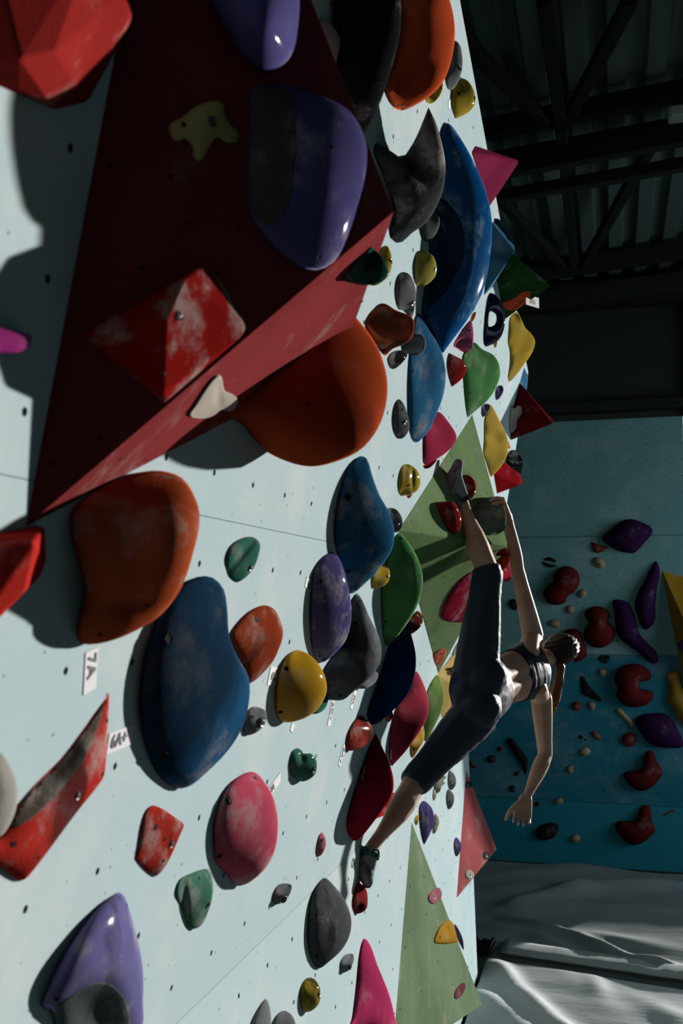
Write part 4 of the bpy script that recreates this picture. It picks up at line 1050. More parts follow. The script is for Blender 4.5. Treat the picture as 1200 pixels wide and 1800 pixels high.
G('I', [(645, 130), (655, 104), (690, 118), (709, 160), (702, 208), (672, 236), (648, 232)], GU, hmat((168, 38, 42), .55, .3, 0, .2, coat=.15, scale=10), 'red hold partly hidden behind the raised shoe', phi=.72, A=.6, target=160, bolts=[(700, 130, 5, 'b')])
h = G('I', [(668, 370), (690, 320), (740, 242), (800, 218), (842, 240), (862, 290), (868, 350), (855, 400), (800, 425), (735, 410)], GU, hmat((118, 138, 118), .75, .35, 0, .3, scale=8), 'grey green dome hold gripped by the raised hand', phi=.72, A=.55)
G('I', [(795, 560), (830, 545), (865, 505), (884, 492), (886, 550), (872, 590), (825, 605), (805, 590)], GU, hmat((226, 86, 48), .55, .15, 0, .25, scale=14), 'orange scooped hold between raised shin and forearm', phi=.72, A=.55, target=160, feats=[(840, 555, 20, 14, -.012)])
G('I', [(815, 528), (825, 512), (850, 492), (866, 492), (862, 520), (840, 530)], GU, hmat((206, 78, 46), .55, .15, 0, .25, scale=14), 'small orange red chip touching the orange scooped hold', phi=.72, A=.5, target=80, bolts=[(840, 520, 5, 'h')])
G('I', [(828, 640), (850, 610), (888, 560), (897, 610), (893, 660), (860, 667), (838, 660)], WM, hmat((176, 44, 58), .6, .3, 0, .2), 'red chalky hold between the raised knee and the arm', A=.45, phi=.5, target=120, lift=.08, bolts=[])
G('Q2', [(685, 430), (700, 375), (740, 300), (785, 240), (802, 262), (790, 345), (735, 375), (700, 445)], WM, hmat((176, 172, 160), .7, .3, .1, .3), 'small stone grey hold behind the climber\'s thigh', A=.5, target=120)
G('Q2', [(690, 556), (735, 552), (775, 562), (798, 600), (792, 690), (755, 668), (715, 610)], WM, hmat((72, 68, 84), .65, .25, .2, .25), 'dark violet grey hold on the yellow volume', A=.5, target=120, lift=.04)
G('H', [(928, 1615), (945, 1590), (985, 1540), (1010, 1488), (1028, 1482), (1022, 1540), (985, 1592), (945, 1612)], WM, hmat((206, 46, 46), .6, .25, 0, .2), 'red chalky hold peeping out behind the crimson fin', A=.4, target=120)
G('H', [(980, 1078), (995, 1058), (1015, 1050), (1021, 1080), (1000, 1108), (988, 1098)], WM, hmat(CORAL, .6, .2, 0, .2, scale=16), 'tiny wrinkled orange chip under the navy blue hold', A=.5, target=80, bolts=[(1003, 1078, 5, 'h')])
# ---- lower far end
G('J', [(487, 560), (495, 482), (510, 470), (550, 472), (540, 488), (553, 500), (538, 514), (546, 530), (530, 545), (520, 572), (500, 585)], WL, hmat((182, 178, 160), .75, .3, .1, .3), 'jagged stone-coloured hold under the trouser leg', A=.5, target=180)
G('J', [(480, 590), (488, 562), (502, 590), (492, 618), (484, 622)], WL, hmat((206, 196, 168), .7, .2, 0, .2), 'tiny cream chip under the jagged stone-coloured hold', A=.45, target=60)
G('J', [(560, 520), (563, 475), (570, 462), (595, 485), (605, 520), (598, 548), (578, 566), (562, 545)], WL, hmat((140, 144, 146), .7, .3, 0, .3), 'upper of two grey half-moon holds at the far end', A=.5, target=120, bolts=[(584, 522, 5, 'b')])
G('J', [(552, 625), (553, 580), (562, 562), (588, 585), (594, 620), (585, 650), (568, 668), (556, 648)], WL, hmat((132, 136, 140), .7, .3, 0, .3), 'lower of two grey half-moon holds at the far end', A=.5, target=120, bolts=[(571, 627, 5, 'h'), (566, 578, 4, 'h')])
G('J', [(408, 690), (412, 645), (432, 623), (468, 650), (486, 690), (488, 730), (475, 780), (450, 830), (435, 853), (420, 800)], WL, hmat((98, 88, 146), .6, .35, 0, .2, scale=9), 'purple faceted hold right of the lower calf', A=.42, phi=.65, feats=[(455, 720, 12, 80, .006)])
G('J', [(480, 790), (488, 715), (495, 692), (512, 715), (514, 745), (502, 780), (490, 795)], WL, hmat((176, 168, 144), .7, .3, 0, .3), 'cream knobbly hold right behind the purple faceted hold', A=.5, target=100, bolts=[(492, 745, 5, 'h')])
G('J', [(384, 730), (392, 705), (408, 695), (405, 730), (395, 752)], WL, hmat((222, 176, 60), .55, .1, 0, .15), 'sliver of a golden hold at the tip of the green triangle', A=.4, target=60)
G('J', [(592, 870), (594, 830), (604, 815), (626, 838), (634, 868), (622, 900), (605, 916)], WL, hmat((118, 106, 170), .5, .35, 0, .15), 'small violet hold left of the faded red triangle', A=.5, target=120)
G('J', [(592, 1290), (597, 1272), (620, 1305), (640, 1355), (644, 1410), (628, 1380), (605, 1330)], WL, hmat((116, 108, 160), .6, .2, 0, .2), 'violet hold peeping out behind the green triangle', A=.4, target=80)
G('J', [(457, 1128), (470, 1105), (490, 1088), (515, 1082), (529, 1108), (520, 1145), (488, 1168), (464, 1158)], GT, hmat((196, 118, 132), .6, .3, 0, .2), 'dusty pink chip on the tall green triangle', flat=True, A=.7, target=160, bolts=[(491, 1128, 6, 'b'), (508, 1102, 5, 'h')])
G('J', [(490, 1370), (498, 1328), (520, 1285), (550, 1255), (578, 1256), (600, 1305), (615, 1370, 1), (550, 1377)], GT, hmat((206, 156, 50), .6, .2, 0, .2), 'yellow half-dome hold on the right edge of the green triangle', flat=True, A=.7, target=200, bolts=[(520, 1343, 6, 'h'), (563, 1290, 5, 'h')])
G('J', [(595, 1645), (605, 1615), (632, 1586), (650, 1583), (654, 1605), (635, 1648), (610, 1668), (597, 1665)], GT, hmat((134, 80, 86), .6, .25, .1, .2), 'brown pink chip low on the green triangle', flat=True, A=.7, target=120, bolts=[(625, 1628, 5, 'h'), (640, 1600, 4, 'h')])
G('J', [(652, 545), (658, 525), (675, 518), (690, 538), (684, 552), (665, 556)], RTp, hmat((58, 70, 78), .55, .2, 0, .2), 'dark slate chip at the top of the faded red triangle', flat=True, A=.7, target=80)
G('J', [(745, 912), (752, 893), (768, 890), (779, 908), (774, 928), (757, 934)], RTp, hmat((70, 84, 86), .55, .2, 0, .2), 'dark grey round foot chip near the corner of the faded red triangle', flat=True, A=.6, target=80, bolts=[(766, 912, 6, 'b')])
G('J', [(652, 1015), (660, 992), (682, 988), (699, 1010), (694, 1032), (670, 1040)], RTp, hmat((206, 196, 184), .6, .2, 0, .2), 'cream round foot chip low on the faded red triangle', flat=True, A=.6, target=80, bolts=[(681, 1014, 7, 'b')])
# ---- holds on the far wall
def FH(c, pts, mat, label, **k):
    k.setdefault('A', .55)
    return G(c, pts, WF, mat, label, flat=True, group='holds on the far wall', **k)
FR, FP = hmat((112, 38, 38), .75, .12, .1, .3, scale=5), hmat((64, 34, 80), .55, .08, 0, .2, scale=4)
FC, FK = hmat((190, 170, 140), .8, .2, .2, .3, scale=12), hmat((44, 40, 40), .6, .1, 0, .2)
FH('Q4', [(345, 392), (380, 350), (560, 215), (640, 195), (720, 210), (850, 270), (880, 312), (860, 370), (800, 440), (700, 545), (640, 555), (500, 520), (360, 432)], FP, 'highest dark purple lozenge hold on the far wall')
FH('Q4', [(225, 432, 1), (320, 465), (410, 487, 1), (340, 545), (265, 543)], hmat((140, 52, 44), .7, .2, 0, .2), 'small red half-moon chip below the highest purple lozenge', target=100)
FH('Q4', [(258, 650), (270, 600), (320, 600), (370, 640), (384, 690), (340, 716), (285, 695)], FC, 'cream oval chip beneath the red half-moon chip', target=100, bolts=[(318, 668, 8, 'h')])
FH('Q4', [(915, 635), (945, 685), (956, 780), (930, 900), (910, 1080), (905, 1250), (872, 1320), (800, 1362), (752, 1310), (720, 1220), (690, 1090), (720, 980), (800, 830), (870, 700)], FP, 'upright dark purple club-shaped hold beside the yellow volume', A=.6)
FH('Q4', [(465, 1050), (540, 1045), (620, 1080), (660, 1145), (700, 1250), (740, 1400), (820, 1500), (900, 1572), (936, 1640), (930, 1705), (880, 1718), (820, 1680), (700, 1580), (560, 1480), (500, 1400), (480, 1250), (462, 1110)], FP, 'slanting dark purple boot-shaped hold in the far wall middle', A=.6)
FH('Q4', [(160, 1205), (200, 1140), (300, 1112), (400, 1150), (430, 1220), (402, 1283), (462, 1320), (486, 1400), (450, 1490), (350, 1550), (250, 1542), (170, 1482), (150, 1400), (178, 1322), (205, 1290)], FR, 'red double-lobed hold next to the purple boot-shaped hold', A=.6)
FH('M', [(462, 1030), (485, 985), (518, 968), (515, 940), (545, 900), (590, 885), (640, 910), (656, 965), (630, 1020), (592, 1045), (580, 1076), (540, 1090), (490, 1080)], FR, 'red double-lobed hold highest on the left of the far wall', A=.6)
FH('M', [(560, 1300), (575, 1230), (620, 1215), (665, 1240), (676, 1290), (690, 1320), (690, 1360), (650, 1388), (600, 1380)], FR, 'red double-lobed hold beside the climber\'s hair', A=.6)
FH('Q5', [(398, 245), (430, 180), (500, 142), (600, 135), (690, 180), (724, 240), (702, 278), (640, 290), (612, 322), (630, 355), (680, 360), (738, 390), (730, 445), (690, 490), (600, 515), (520, 510), (450, 470), (410, 405), (430, 350), (403, 300)], FR, 'big red C-shaped hold right on the far wall', A=.65)
FH('Q5', [(690, 900), (730, 900), (762, 970), (790, 1030), (822, 1090), (792, 1150), (720, 1222), (640, 1253), (560, 1222), (490, 1150), (478, 1105), (520, 1078), (600, 1070), (642, 1040), (655, 960)], FR, 'red boomerang hold, the upper of two near the right edge', A=.65)
FH('Q5', [(640, 1385), (690, 1376), (716, 1420), (722, 1500), (758, 1590), (742, 1628), (650, 1702), (560, 1727), (490, 1692), (420, 1612), (402, 1550), (430, 1517), (500, 1515), (572, 1515), (602, 1460)], FR, 'red boomerang hold, the lower of two near the right edge', A=.65)
FH('Q5', [(578, 640), (620, 590), (720, 570), (830, 570), (900, 620), (960, 720), (1002, 830), (985, 870), (900, 872), (780, 865), (700, 830), (620, 730)], FP, 'big dark purple lozenge hold low near the right edge', A=.55)
FH('Q5', [(463, 800), (480, 757), (525, 735), (572, 752), (592, 800), (572, 845), (525, 862), (480, 843)], hmat((130, 56, 50), .7, .2, 0, .3), 'round maroon knob hold below the cream stick hold', target=140)
FH('Q5', [(408, 548), (415, 525), (445, 518), (500, 580), (572, 658), (548, 692), (500, 640)], hmat((196, 176, 132), .75, .2, 0, .3), 'cream stick-shaped hold left of the low purple lozenge', target=120)
FH('Q5', [(258, 88), (275, 64), (300, 58), (303, 125), (285, 122)], FK, 'left half of a split black chip under the purple boot', target=60)
FH('Q5', [(315, 60), (358, 70), (345, 110), (320, 137), (311, 128)], FK, 'right half of a split black chip under the purple boot', target=60)
FH('Q5', [(93, 245, 1), (128, 245, 1), (170, 320), (282, 440, 1), (275, 472, 1), (200, 440), (112, 400, 1), (100, 300)], FK, 'black angular hold left of the red C-shaped hold', target=140, A=.35)
FH('Q5', [(25, 505), (40, 470), (68, 464), (100, 480), (106, 505), (90, 538), (65, 547), (35, 535)], hmat((150, 60, 54), .7, .2, 0, .3), 'small round red knob below the black angular hold', target=100)
FH('Q5', [(165, 475), (190, 462), (222, 480), (232, 515), (205, 545), (180, 530)], FC, 'small cream knob right of the small round red knob', target=80)
FH('Q5', [(258, 190), (290, 175), (325, 200), (318, 235), (285, 250), (265, 225)], FC, 'small cream knob under the split black chip', target=80)
FH('Q5', [(88, 915), (110, 880), (150, 868), (186, 890), (180, 925), (130, 945)], hmat((204, 192, 164), .75, .2, 0, .3), 'pale cream nub hold low in the far wall middle', target=80)
FH('Q5', [(195, 745), (215, 720), (240, 735), (282, 778), (265, 802), (220, 780)], hmat((160, 96, 84), .75, .3, .1, .3), 'dull pink nub hold above the pale cream nub', target=80)
FH('Q5', [(85, 775), (95, 760), (115, 762), (122, 780), (108, 797), (92, 792)], FK, 'larger of two tiny black dots left of the dull pink nub', target=50)
FH('Q5', [(136, 800), (145, 791), (156, 800), (146, 810)], FK, 'smaller of two tiny black dots left of the dull pink nub', target=40)
FH('Q5', [(8, 1690), (30, 1645), (65, 1632), (92, 1655), (80, 1690), (45, 1704)], FC, 'cream nub hold just above the mats', target=80)
FH('Q5', [(-20, 1045), (0, 1028), (30, 1030), (32, 1085), (5, 1097), (-18, 1080)], FC, 'cream nub hold right of the hanging forearm', target=80)
FH('Q5', [(828, 1458), (880, 1428), (920, 1412), (926, 1428), (885, 1450), (842, 1470)], hmat((130, 84, 62), .75, .2, 0, .3), 'thin brown stick hold near the lower right edge', target=60)
FH('Q6', [(393, 685), (410, 655), (450, 668), (540, 780), (592, 850), (602, 920), (582, 1025), (552, 950), (480, 830), (410, 730)], FK, 'black banana-shaped hold behind the hanging arm', A=.45)
FH('Q6', [(303, 770), (312, 750), (330, 746), (348, 762), (345, 785), (322, 793)], FR, 'tiny red knob left of the black banana hold', target=60)
FH('Q6', [(205, 850), (225, 832), (280, 838), (288, 880), (255, 905), (212, 890)], hmat((62, 66, 70), .6, .1, 0, .2), 'small dark grey block on the far wall near the trousers', target=70)
FH('Q6', [(20, 905), (45, 880), (60, 915), (95, 935), (85, 955), (50, 945)], hmat((120, 56, 54), .7, .2, 0, .2), 'small dark red nub by the tip of the faded red triangle', target=70)
FH('Q6', [(470, 1020), (490, 990), (520, 988), (522, 1010), (500, 1035)], FR, 'tiny red knob under the black banana hold', target=60)
FH('Q6', [(420, 1135), (450, 1128), (482, 1140), (475, 1180), (452, 1198), (430, 1175)], hmat((54, 58, 60), .6, .1, 0, .2), 'small black nub above the hanging hand', target=70)
FH('Q6', [(678, 1620), (690, 1570), (740, 1520), (830, 1497), (895, 1518), (910, 1565), (870, 1635), (790, 1670), (715, 1662)], hmat((48, 44, 42), .6, .15, 0, .25), 'black oval hold low on the far wall beside the hanging hand', A=.55)
FH('Q6', [(672, 1312), (685, 1290), (712, 1292), (725, 1310), (708, 1335), (682, 1332)], FR, 'tiny red knob right of the hanging wrist', target=60)
FH('Q6', [(862, 1300), (880, 1268), (930, 1248), (952, 1265), (945, 1300), (900, 1318)], FC, 'cream nub hold right of the tiny red knob by the wrist', target=80)
FH('N', [(604, 825), (625, 800), (652, 806), (655, 832), (630, 845)], FC, 'cream nub hold right of the black oval hold', target=70)
FH('M', [(645, 1030), (670, 1008), (692, 1022), (688, 1045), (660, 1052)], FC, 'faint cream chip right of the highest red double-lobed hold', target=60)
FH('M', [(582, 1105), (605, 1092), (626, 1105), (622, 1132), (595, 1135)], FC, 'faint cream chip below the highest red double-lobed hold', target=60)
FH('M', [(488, 1185), (515, 1168), (548, 1180), (545, 1208), (510, 1205)], FC, 'faint brown cream chip above the climber\'s head', target=60)
FH('M', [(283, 1075), (305, 1058), (325, 1075), (325, 1112), (300, 1115)], FK, 'small black block left of the raised upper arm', target=60)
FH('M', [(458, 862), (480, 868), (535, 884), (505, 893), (475, 886)], FK, 'lower half of a split black chip on the upper far wall', target=50)
FH('M', [(466, 853), (490, 838), (522, 848), (532, 866), (500, 860)], FK, 'upper half of a split black chip on the upper far wall', target=50)
# yellow volumes at the right edge
yv = [WF.hit(1163, 1003), WF.hit(1260, 1030), WF.hit(1255, 1330), WF.hit(1205, 1225), WF.hit(1215, 1120, .28), WF.hit(1190, 1080, .12)]
V, Fc = hull(yv + [v + np.array([0, .02, 0]) for v in yv[:4]])
yo = mesh_obj('wooden_volume', V, Fc, hmat((196, 148, 40), .7, .15, 0, .2), smooth=False); bevel(yo, .008, 2, 10)
tag(yo, 'large yellow pyramid volume at the right edge of the far wall', 'volume', 'volumes on the far wall')
yp = plane3(yv[0], yv[3], yv[4])
G('Q4', [(1140, 1520), (1175, 1480), (1230, 1450), (1290, 1500), (1290, 1600), (1200, 1625), (1165, 1580)], yp, hmat((120, 96, 168), .6, .2, 0, .2), 'lavender hold on the yellow pyramid at the right edge', flat=True, group='holds on the far wall', target=100)
h = FH('Q5', [(842, 235), (900, 200), (960, 190), (980, 250), (995, 340), (1100, 500), (1150, 700), (1060, 700), (990, 660), (940, 580), (900, 505), (860, 468), (876, 380), (872, 300)], hmat((190, 150, 50), .6, .25, 0, .2), 'long yellow twisted hold below the yellow pyramid', A=.5)

# ------------------------------------------------------------------ paper route labels with their writing
M_PAPER = plain('paper', (222, 220, 222), .8)
M_INK = plain('ink', (30, 28, 32), .7)
def label(p0, p1, w, text, lab, plane=WM, size=.9, lift=.0015, flip=False, dx=0.0, frame=False):
    """strip of paper whose middle line runs p0 -> p1 (pixels, along the reading direction), w metres wide"""
    a, b = plane.hit(*p0, lift), plane.hit(*p1, lift)
    d = b - a; L = np.linalg.norm(d); d /= L
    n = plane.N; u = np.cross(n, d)
    c = (a + b) / 2
    V, Fc = slab([a - u * w / 2, b - u * w / 2, b + u * w / 2, a + u * w / 2], n, .001)
    o = mesh_obj('route_label', V, Fc, M_PAPER, smooth=False)
    tag(o, lab, 'label', 'paper grade labels')
    if text:
        cu = bpy.data.curves.new('lettering', 'FONT'); cu.body = text; cu.align_x = 'CENTER'; cu.align_y = 'CENTER'; cu.size = w * size; cu.extrude = .0002; cu.offset = w * .018
        cu.materials.append(M_INK)
        t0 = bpy.data.objects.new('lettering_curve', cu)
        me = bpy.data.meshes.new_from_object(t0); bpy.data.objects.remove(t0)
        t = bpy.data.objects.new('lettering', me); link(t, o)
        org = np.array(o['_o'])
        t.matrix_basis = Matrix(((d[0], u[0], n[0], 0), (d[1], u[1], n[1], 0), (d[2], u[2], n[2], 0), (0, 0, 0, 1)))
        t.location = tuple(c + d * dx * L + n * .0012 - org)
    return o
label((162, 1142), (158, 1216), .042, '7A', 'paper label reading 7A below the orange brown hold', dx=-.12)
label((190, 1308), (232, 1291), .04, '6A+', 'paper label reading 6A+ beside the long red scooped hold', dx=-.06)
label((470, 1398), (493, 1366), .034, '7A', 'paper label reading 7A right of the big pink dome', dx=-.15)
label((473, 1188), (487, 1190), .05, '6C', 'paper label reading 6C left of the round yellow dome', size=.6)
label((547, 1034), (538, 1022), .03, '7A', 'faint label reading 7A left of the glossy purple oval', size=.9)
label((586, 1232), (578, 1276), .04, '6C+', 'paper label reading 6C+ under the grey hooked hold', dx=-.08)
label((625, 1214), (617, 1246), .04, '7A', 'paper label reading 7A right of the grey hooked hold')
label((606, 1310), (596, 1346), .04, '6A+', 'paper label reading 6A+ left of the crimson fin')
label((516, 1272), (512, 1286), .03, '', 'blank strip of tape under the round yellow dome')
label((790, 176), (790, 190), .03, '', 'blank square sticker left of the highest yellow dome')
a = plane3(WM.hit(874, 500, 0), WM.hit(886, 562, 0), WM.hit(968, 502, .28))
label((924, 526), (947, 533), .06, 'топ', 'white paper sign reading топ on the dark green triangle', plane=Plane(a.hit(930, 527) + a.N * .02, -FWD * .55 + RGT * .8), size=.85)
# ------------------------------------------------------------------ the climber
def D(x, y, d): return at_depth(x, y, d)
ICO = None
def ico():
    global ICO
    if ICO is None:
        bm = bmesh.new(); bmesh.ops.create_icosphere(bm, subdivisions=2, radius=1); ICO = np.array([tuple(v.co) for v in bm.verts]); bm.free()
    return ICO
def unit(v): v = np.asarray(v, float); return v / np.linalg.norm(v)
class Body:
    def __init__(s): s.V, s.F = [], []
    def add(s, pts):
        V, Fc = hull(pts); b = len(s.V)
        s.V += [tuple(v) for v in V]; s.F += [tuple(i + b for i in f) for f in Fc]
    def cone(s, p, q, rp, rq): s.add(np.vstack([np.asarray(p) + ico() * rp, np.asarray(q) + ico() * rq])); return s
    def chain(s, pts):
        for (p, r), (q, t) in zip(pts[:-1], pts[1:]): s.cone(p, q, r, t)
        return s
    def ring(s, c, ax, ay, n=24):
        a = np.linspace(0, 2 * math.pi, n, endpoint=False)
        return np.array([np.asarray(c) + ax * math.cos(t) + ay * math.sin(t) for t in a])
    def loft(s, secs):
        """flat-ended stack of elliptical sections (centre, half axis, half axis)"""
        for A_, B_ in zip(secs[:-1], secs[1:]): s.add(np.vstack([s.ring(*A_), s.ring(*B_)]))
        return s
    def ball(s, c, r): s.add(np.asarray(c) + ico() * r); return s
    def ell(s, c, X, Y, Z): s.add(np.array([np.asarray(c) + X * v[0] + Y * v[1] + Z * v[2] for v in ico()])); return s
    def bake(s, name, voxel, mat, parent=None, smooth=4, fac=.5, origin=None, deform=None):
        me = bpy.data.meshes.new('raw'); me.from_pydata(s.V, [], s.F); me.update()
        o = bpy.data.objects.new('raw', me); COL.objects.link(o)
        m = o.modifiers.new('r', 'REMESH'); m.mode = 'VOXEL'; m.voxel_size = voxel
        m2 = o.modifiers.new('s', 'SMOOTH'); m2.factor = fac; m2.iterations = smooth
        dg = bpy.context.evaluated_depsgraph_get(); dg.update()
        ev = o.evaluated_get(dg); me2 = bpy.data.meshes.new_from_object(ev)
        V = np.array([tuple(v.co) for v in me2.vertices]); Fc = [tuple(p.vertices) for p in me2.polygons]
        if deform is not None:
            nr = np.array([tuple(v.normal) for v in me2.vertices]); V = deform(V, nr)
        bpy.data.objects.remove(o); bpy.data.meshes.remove(me); bpy.data.meshes.remove(me2)
        return mesh_obj(name, V, Fc, mat, parent, origin=origin)

def skin_mat():
    m, nt, b = new_mat('skin')
    tc = N_(nt, 'ShaderNodeTexCoord').outputs['Object']
    n1 = N_(nt, 'ShaderNodeTexNoise'); n1.inputs['Scale'].default_value = 9; n1.inputs['Detail'].default_value = 6; L_(nt, tc, n1.inputs['Vector'])
    c = mixc(nt, ramp(nt, n1.outputs[0], .3, .7), lin((206, 158, 130)), lin((222, 182, 158)))
    L_(nt, c, b.inputs['Base Color']); b.inputs['Roughness'].default_value = .5
    b.inputs['Subsurface Weight'].default_value = .08; b.inputs['Subsurface Radius'].default_value = (.01, .004, .002)
    b.inputs['Specular IOR Level'].default_value = .1
    return m
M_SKIN = skin_mat()
def cloth(name, rgb, rough=.55, folds=True):
    m, nt, b = new_mat(name)
    b.inputs['Base Color'].default_value = lin(rgb); b.inputs['Roughness'].default_value = rough; b.inputs['Specular IOR Level'].default_value = .08
    b.inputs['Sheen Weight'].default_value = .04; b.inputs['Sheen Roughness'].default_value = .4
    tc = N_(nt, 'ShaderNodeTexCoord').outputs['Object']
    n2 = N_(nt, 'ShaderNodeTexNoise'); n2.inputs['Scale'].default_value = 16; n2.inputs['Detail'].default_value = 4
    L_(nt, tc, n2.inputs['Vector'])
    bp = N_(nt, 'ShaderNodeBump'); bp.inputs['Strength'].default_value = .35; bp.inputs['Distance'].default_value = .012
    L_(nt, n2.outputs[0], bp.inputs['Height']); L_(nt, bp.outputs[0], b.inputs['Normal'])
    return m
M_LEG = cloth('leggings_fabric', (50, 62, 76)); M_TOP = cloth('top_fabric', (40, 46, 58), .45)

hipR, hipL = D(832, 1260, 4.52), D(836, 1176, 4.56)
kneeR, ankR = D(729, 1374, 4.40), D(654, 1487, 4.16)
kneeL, ankL = D(857, 1004, 4.58), D(814, 884, 4.72)
shL, shR = D(936, 1116, 5.06), D(951, 1228, 5.0)
elL, wrL = D(909, 1000, 5.0), D(893, 906, 4.97)
elR, wrR = D(958, 1328, 4.92), D(924, 1404, 4.74)
pel = (hipR + hipL) / 2
shc = (shL + shR) / 2
ax = unit(shc - pel)
wd = unit((shL - shR) - ax * ((shL - shR) @ ax))       # towards her left
bk = unit(np.cross(wd, ax))                            # front/back
if bk @ (CAM - pel) < 0: bk = -bk                      # her back faces the camera
Lt = np.linalg.norm(shc - pel)
def sec(t, w, d, db=0.0): return (pel + ax * Lt * t + bk * db, wd * w, bk * d)

print('back.sun', float(bk @ sd), 'torso', Lt)
B = Body()
# trunk
B.loft([sec(-.03, .135, .10, .0), sec(.14, .145, .10, .005)])
B.loft([sec(.14, .145, .10, .005), sec(.36, .118, .082), sec(.48, .114, .08), sec(.66, .128, .092), sec(.82, .138, .098), sec(.95, .135, .09), sec(1.06, .10, .06)])
B.cone(pel + ax * Lt * .96 + wd * .10, shL, .062, .052); B.cone(pel + ax * Lt * .96 - wd * .10, shR, .062, .052)
B.cone(pel + ax * Lt * .8 + wd * .09 + bk * .045, shL, .05, .045); B.cone(pel + ax * Lt * .8 - wd * .09 + bk * .045, shR, .05, .045)   # shoulder blades
B.ell(hipL - wd * .035 + bk * .055 - ax * .01, wd * .085, ax * .10, bk * .085)
B.ell(hipR + wd * .035 + bk * .055 - ax * .01, wd * .085, ax * .10, bk * .085)
# legs
def limb(p, q, rs, side=None, amp=0.0):
    n = len(rs) - 1
    return [(p + (q - p) * (i / n) + (side * amp * math.sin(math.pi * i / n) if side is not None else 0), r) for i, r in enumerate(rs)]
B.chain(limb(hipR, kneeR, [.098, .09, .078, .064, .056])); B.chain(limb(hipL, kneeL, [.098, .09, .078, .064, .056]))
cR = unit(bk * .6 + RGT * .5); cL = unit(RGT * -.7 + -FWD * .6)
B.chain(limb(kneeR, ankR, [.054, .053, .056, .05, .038, .029, .027], RGT + UPV * .0 - FWD * .4, .012))
B.chain(limb(kneeL, ankL, [.053, .053, .055, .050, .038, .029, .026], -RGT * .5 - FWD * .6, .014))
# feet (inside the shoes)
heelL, ballL, toeL = D(785, 870, 4.70), D(798, 838, 4.70), D(806, 814, 4.72)
heelR, ballR, toeR = D(650, 1512, 4.20), D(643, 1532, 4.11), D(647, 1550, 4.06)
B.cone(ankL, heelL, .026, .024); B.cone(ankL, ballL, .026, .026); B.cone(ballL, toeL, .026, .016); B.cone(heelL, ballL, .022, .024)
B.cone(ankR, heelR, .026, .024); B.cone(ankR, ballR, .026, .028); B.cone(ballR, toeR, .028, .018); B.cone(heelR, ballR, .024, .026)
# arms
B.chain(limb(shL, elL, [.055, .05, .044, .038, .034])); B.chain(limb(elL, wrL, [.034, .037, .034, .028, .022, .020]))
B.chain(limb(shR, elR, [.056, .052, .046, .040, .036])); B.chain(limb(elR, wrR, [.035, .040, .038, .031, .024, .021]))
# neck and head
headc = D(979, 1143, 5.16)
nk = unit(headc - shc)
B.cone(pel + ax * Lt * 1.02, headc - nk * .05, .055, .05)
hup = unit(nk + RGT * .3); hside = unit(wd - hup * (wd @ hup)); hback = unit(np.cross(hside, hup)); hback = hback if hback @ (CAM - headc) > 0 else -hback
B.ell(headc, hside * .074, hup * .105, hback * .092)
B.ell(headc - hup * .045 - hback * .03, hside * .056, hup * .06, hback * .06)          # jaw
B.cone(headc - hback * .09 + hup * .01, headc - hback * .108 - hup * .022, .009, .014)    # nose
B.ell(headc - hback * .085 - hup * .052, hside * .022, hup * .009, hback * .012)          # lips
B.ell(headc - hback * .078 + hup * .03, hside * .05, hup * .012, hback * .012)           # brow
for sgn in (1, -1):
    B.ell(headc + hside * sgn * .076 - hup * .005 + hback * .002, hside * .008, hup * .030, hback * .018 + hside * sgn * .006)   # ears
# hands -------------------------------------------------------------
def finger(p0, dirs, lens, r0):
    p = np.asarray(p0, float); pts = [(p, r0)]
    for d, l, k in zip(dirs, lens, (.95, .88, .78)):
        p = p + unit(d) * l; pts.append((p, r0 * k))
    B.chain(pts)
# raised left hand: back of the hand leads up, fingers hook to the left over the dome
kn = D(885, 881, 4.94); hd = unit(kn - wrL)
acr = unit(np.cross(hd, RGT)); acr = acr if acr @ FWD > 0 else -acr
for i, o_ in enumerate((-.033, -.011, .011, .032)):
    B.cone(wrL + acr * o_ * .5, kn + acr * o_, .017, .0115)
    finger(kn + acr * o_ + UPV * (.004 if i in (1, 2) else 0), (-RGT + UPV * .25, -RGT * 1.0 - UPV * .12, -RGT * .7 - UPV * .55), ((.030, .034, .032, .026)[i], .021, .017), .0085)
B.chain([(wrL - RGT * .012 - FWD * .01, .015), (D(882, 893, 4.91), .012), (D(874, 888, 4.90), .0105), (D(868, 886, 4.90), .009)])
# hanging right hand: palm to the camera, thumb out to the left, fingers curled forward
pm = D(918, 1434, 4.70); hd2 = unit(pm - wrR); ac2 = unit(np.cross(hd2, FWD)); ac2 = ac2 if ac2 @ RGT > 0 else -ac2
fw2 = unit(-FWD)
for i, o_ in enumerate((-.036, -.013, .011, .034)):
    kq = pm + ac2 * o_ * 1.0 + hd2 * (.004, .008, .006, -.004)[i]
    B.cone(wrR + ac2 * o_ * .45, kq, .0165, .0115)
    s_ = (.95, 1.05, 1.0, .8)[i]
    finger(kq, (hd2 * 1.0 + fw2 * (.6 + .15 * i) + ac2 * o_ * 2 - ac2 * .1, hd2 * .1 + fw2 * 1.0 - ac2 * .2, -hd2 * .2 + fw2 * .8 - ac2 * .25), (.036 * s_, .024 * s_, .019 * s_), .0083)
B.chain([(wrR + hd2 * .02 - ac2 * .018 + fw2 * .006, .018), (D(903, 1419, 4.69), .0145), (D(894, 1429, 4.67), .0115), (D(889, 1440, 4.66), .009)])
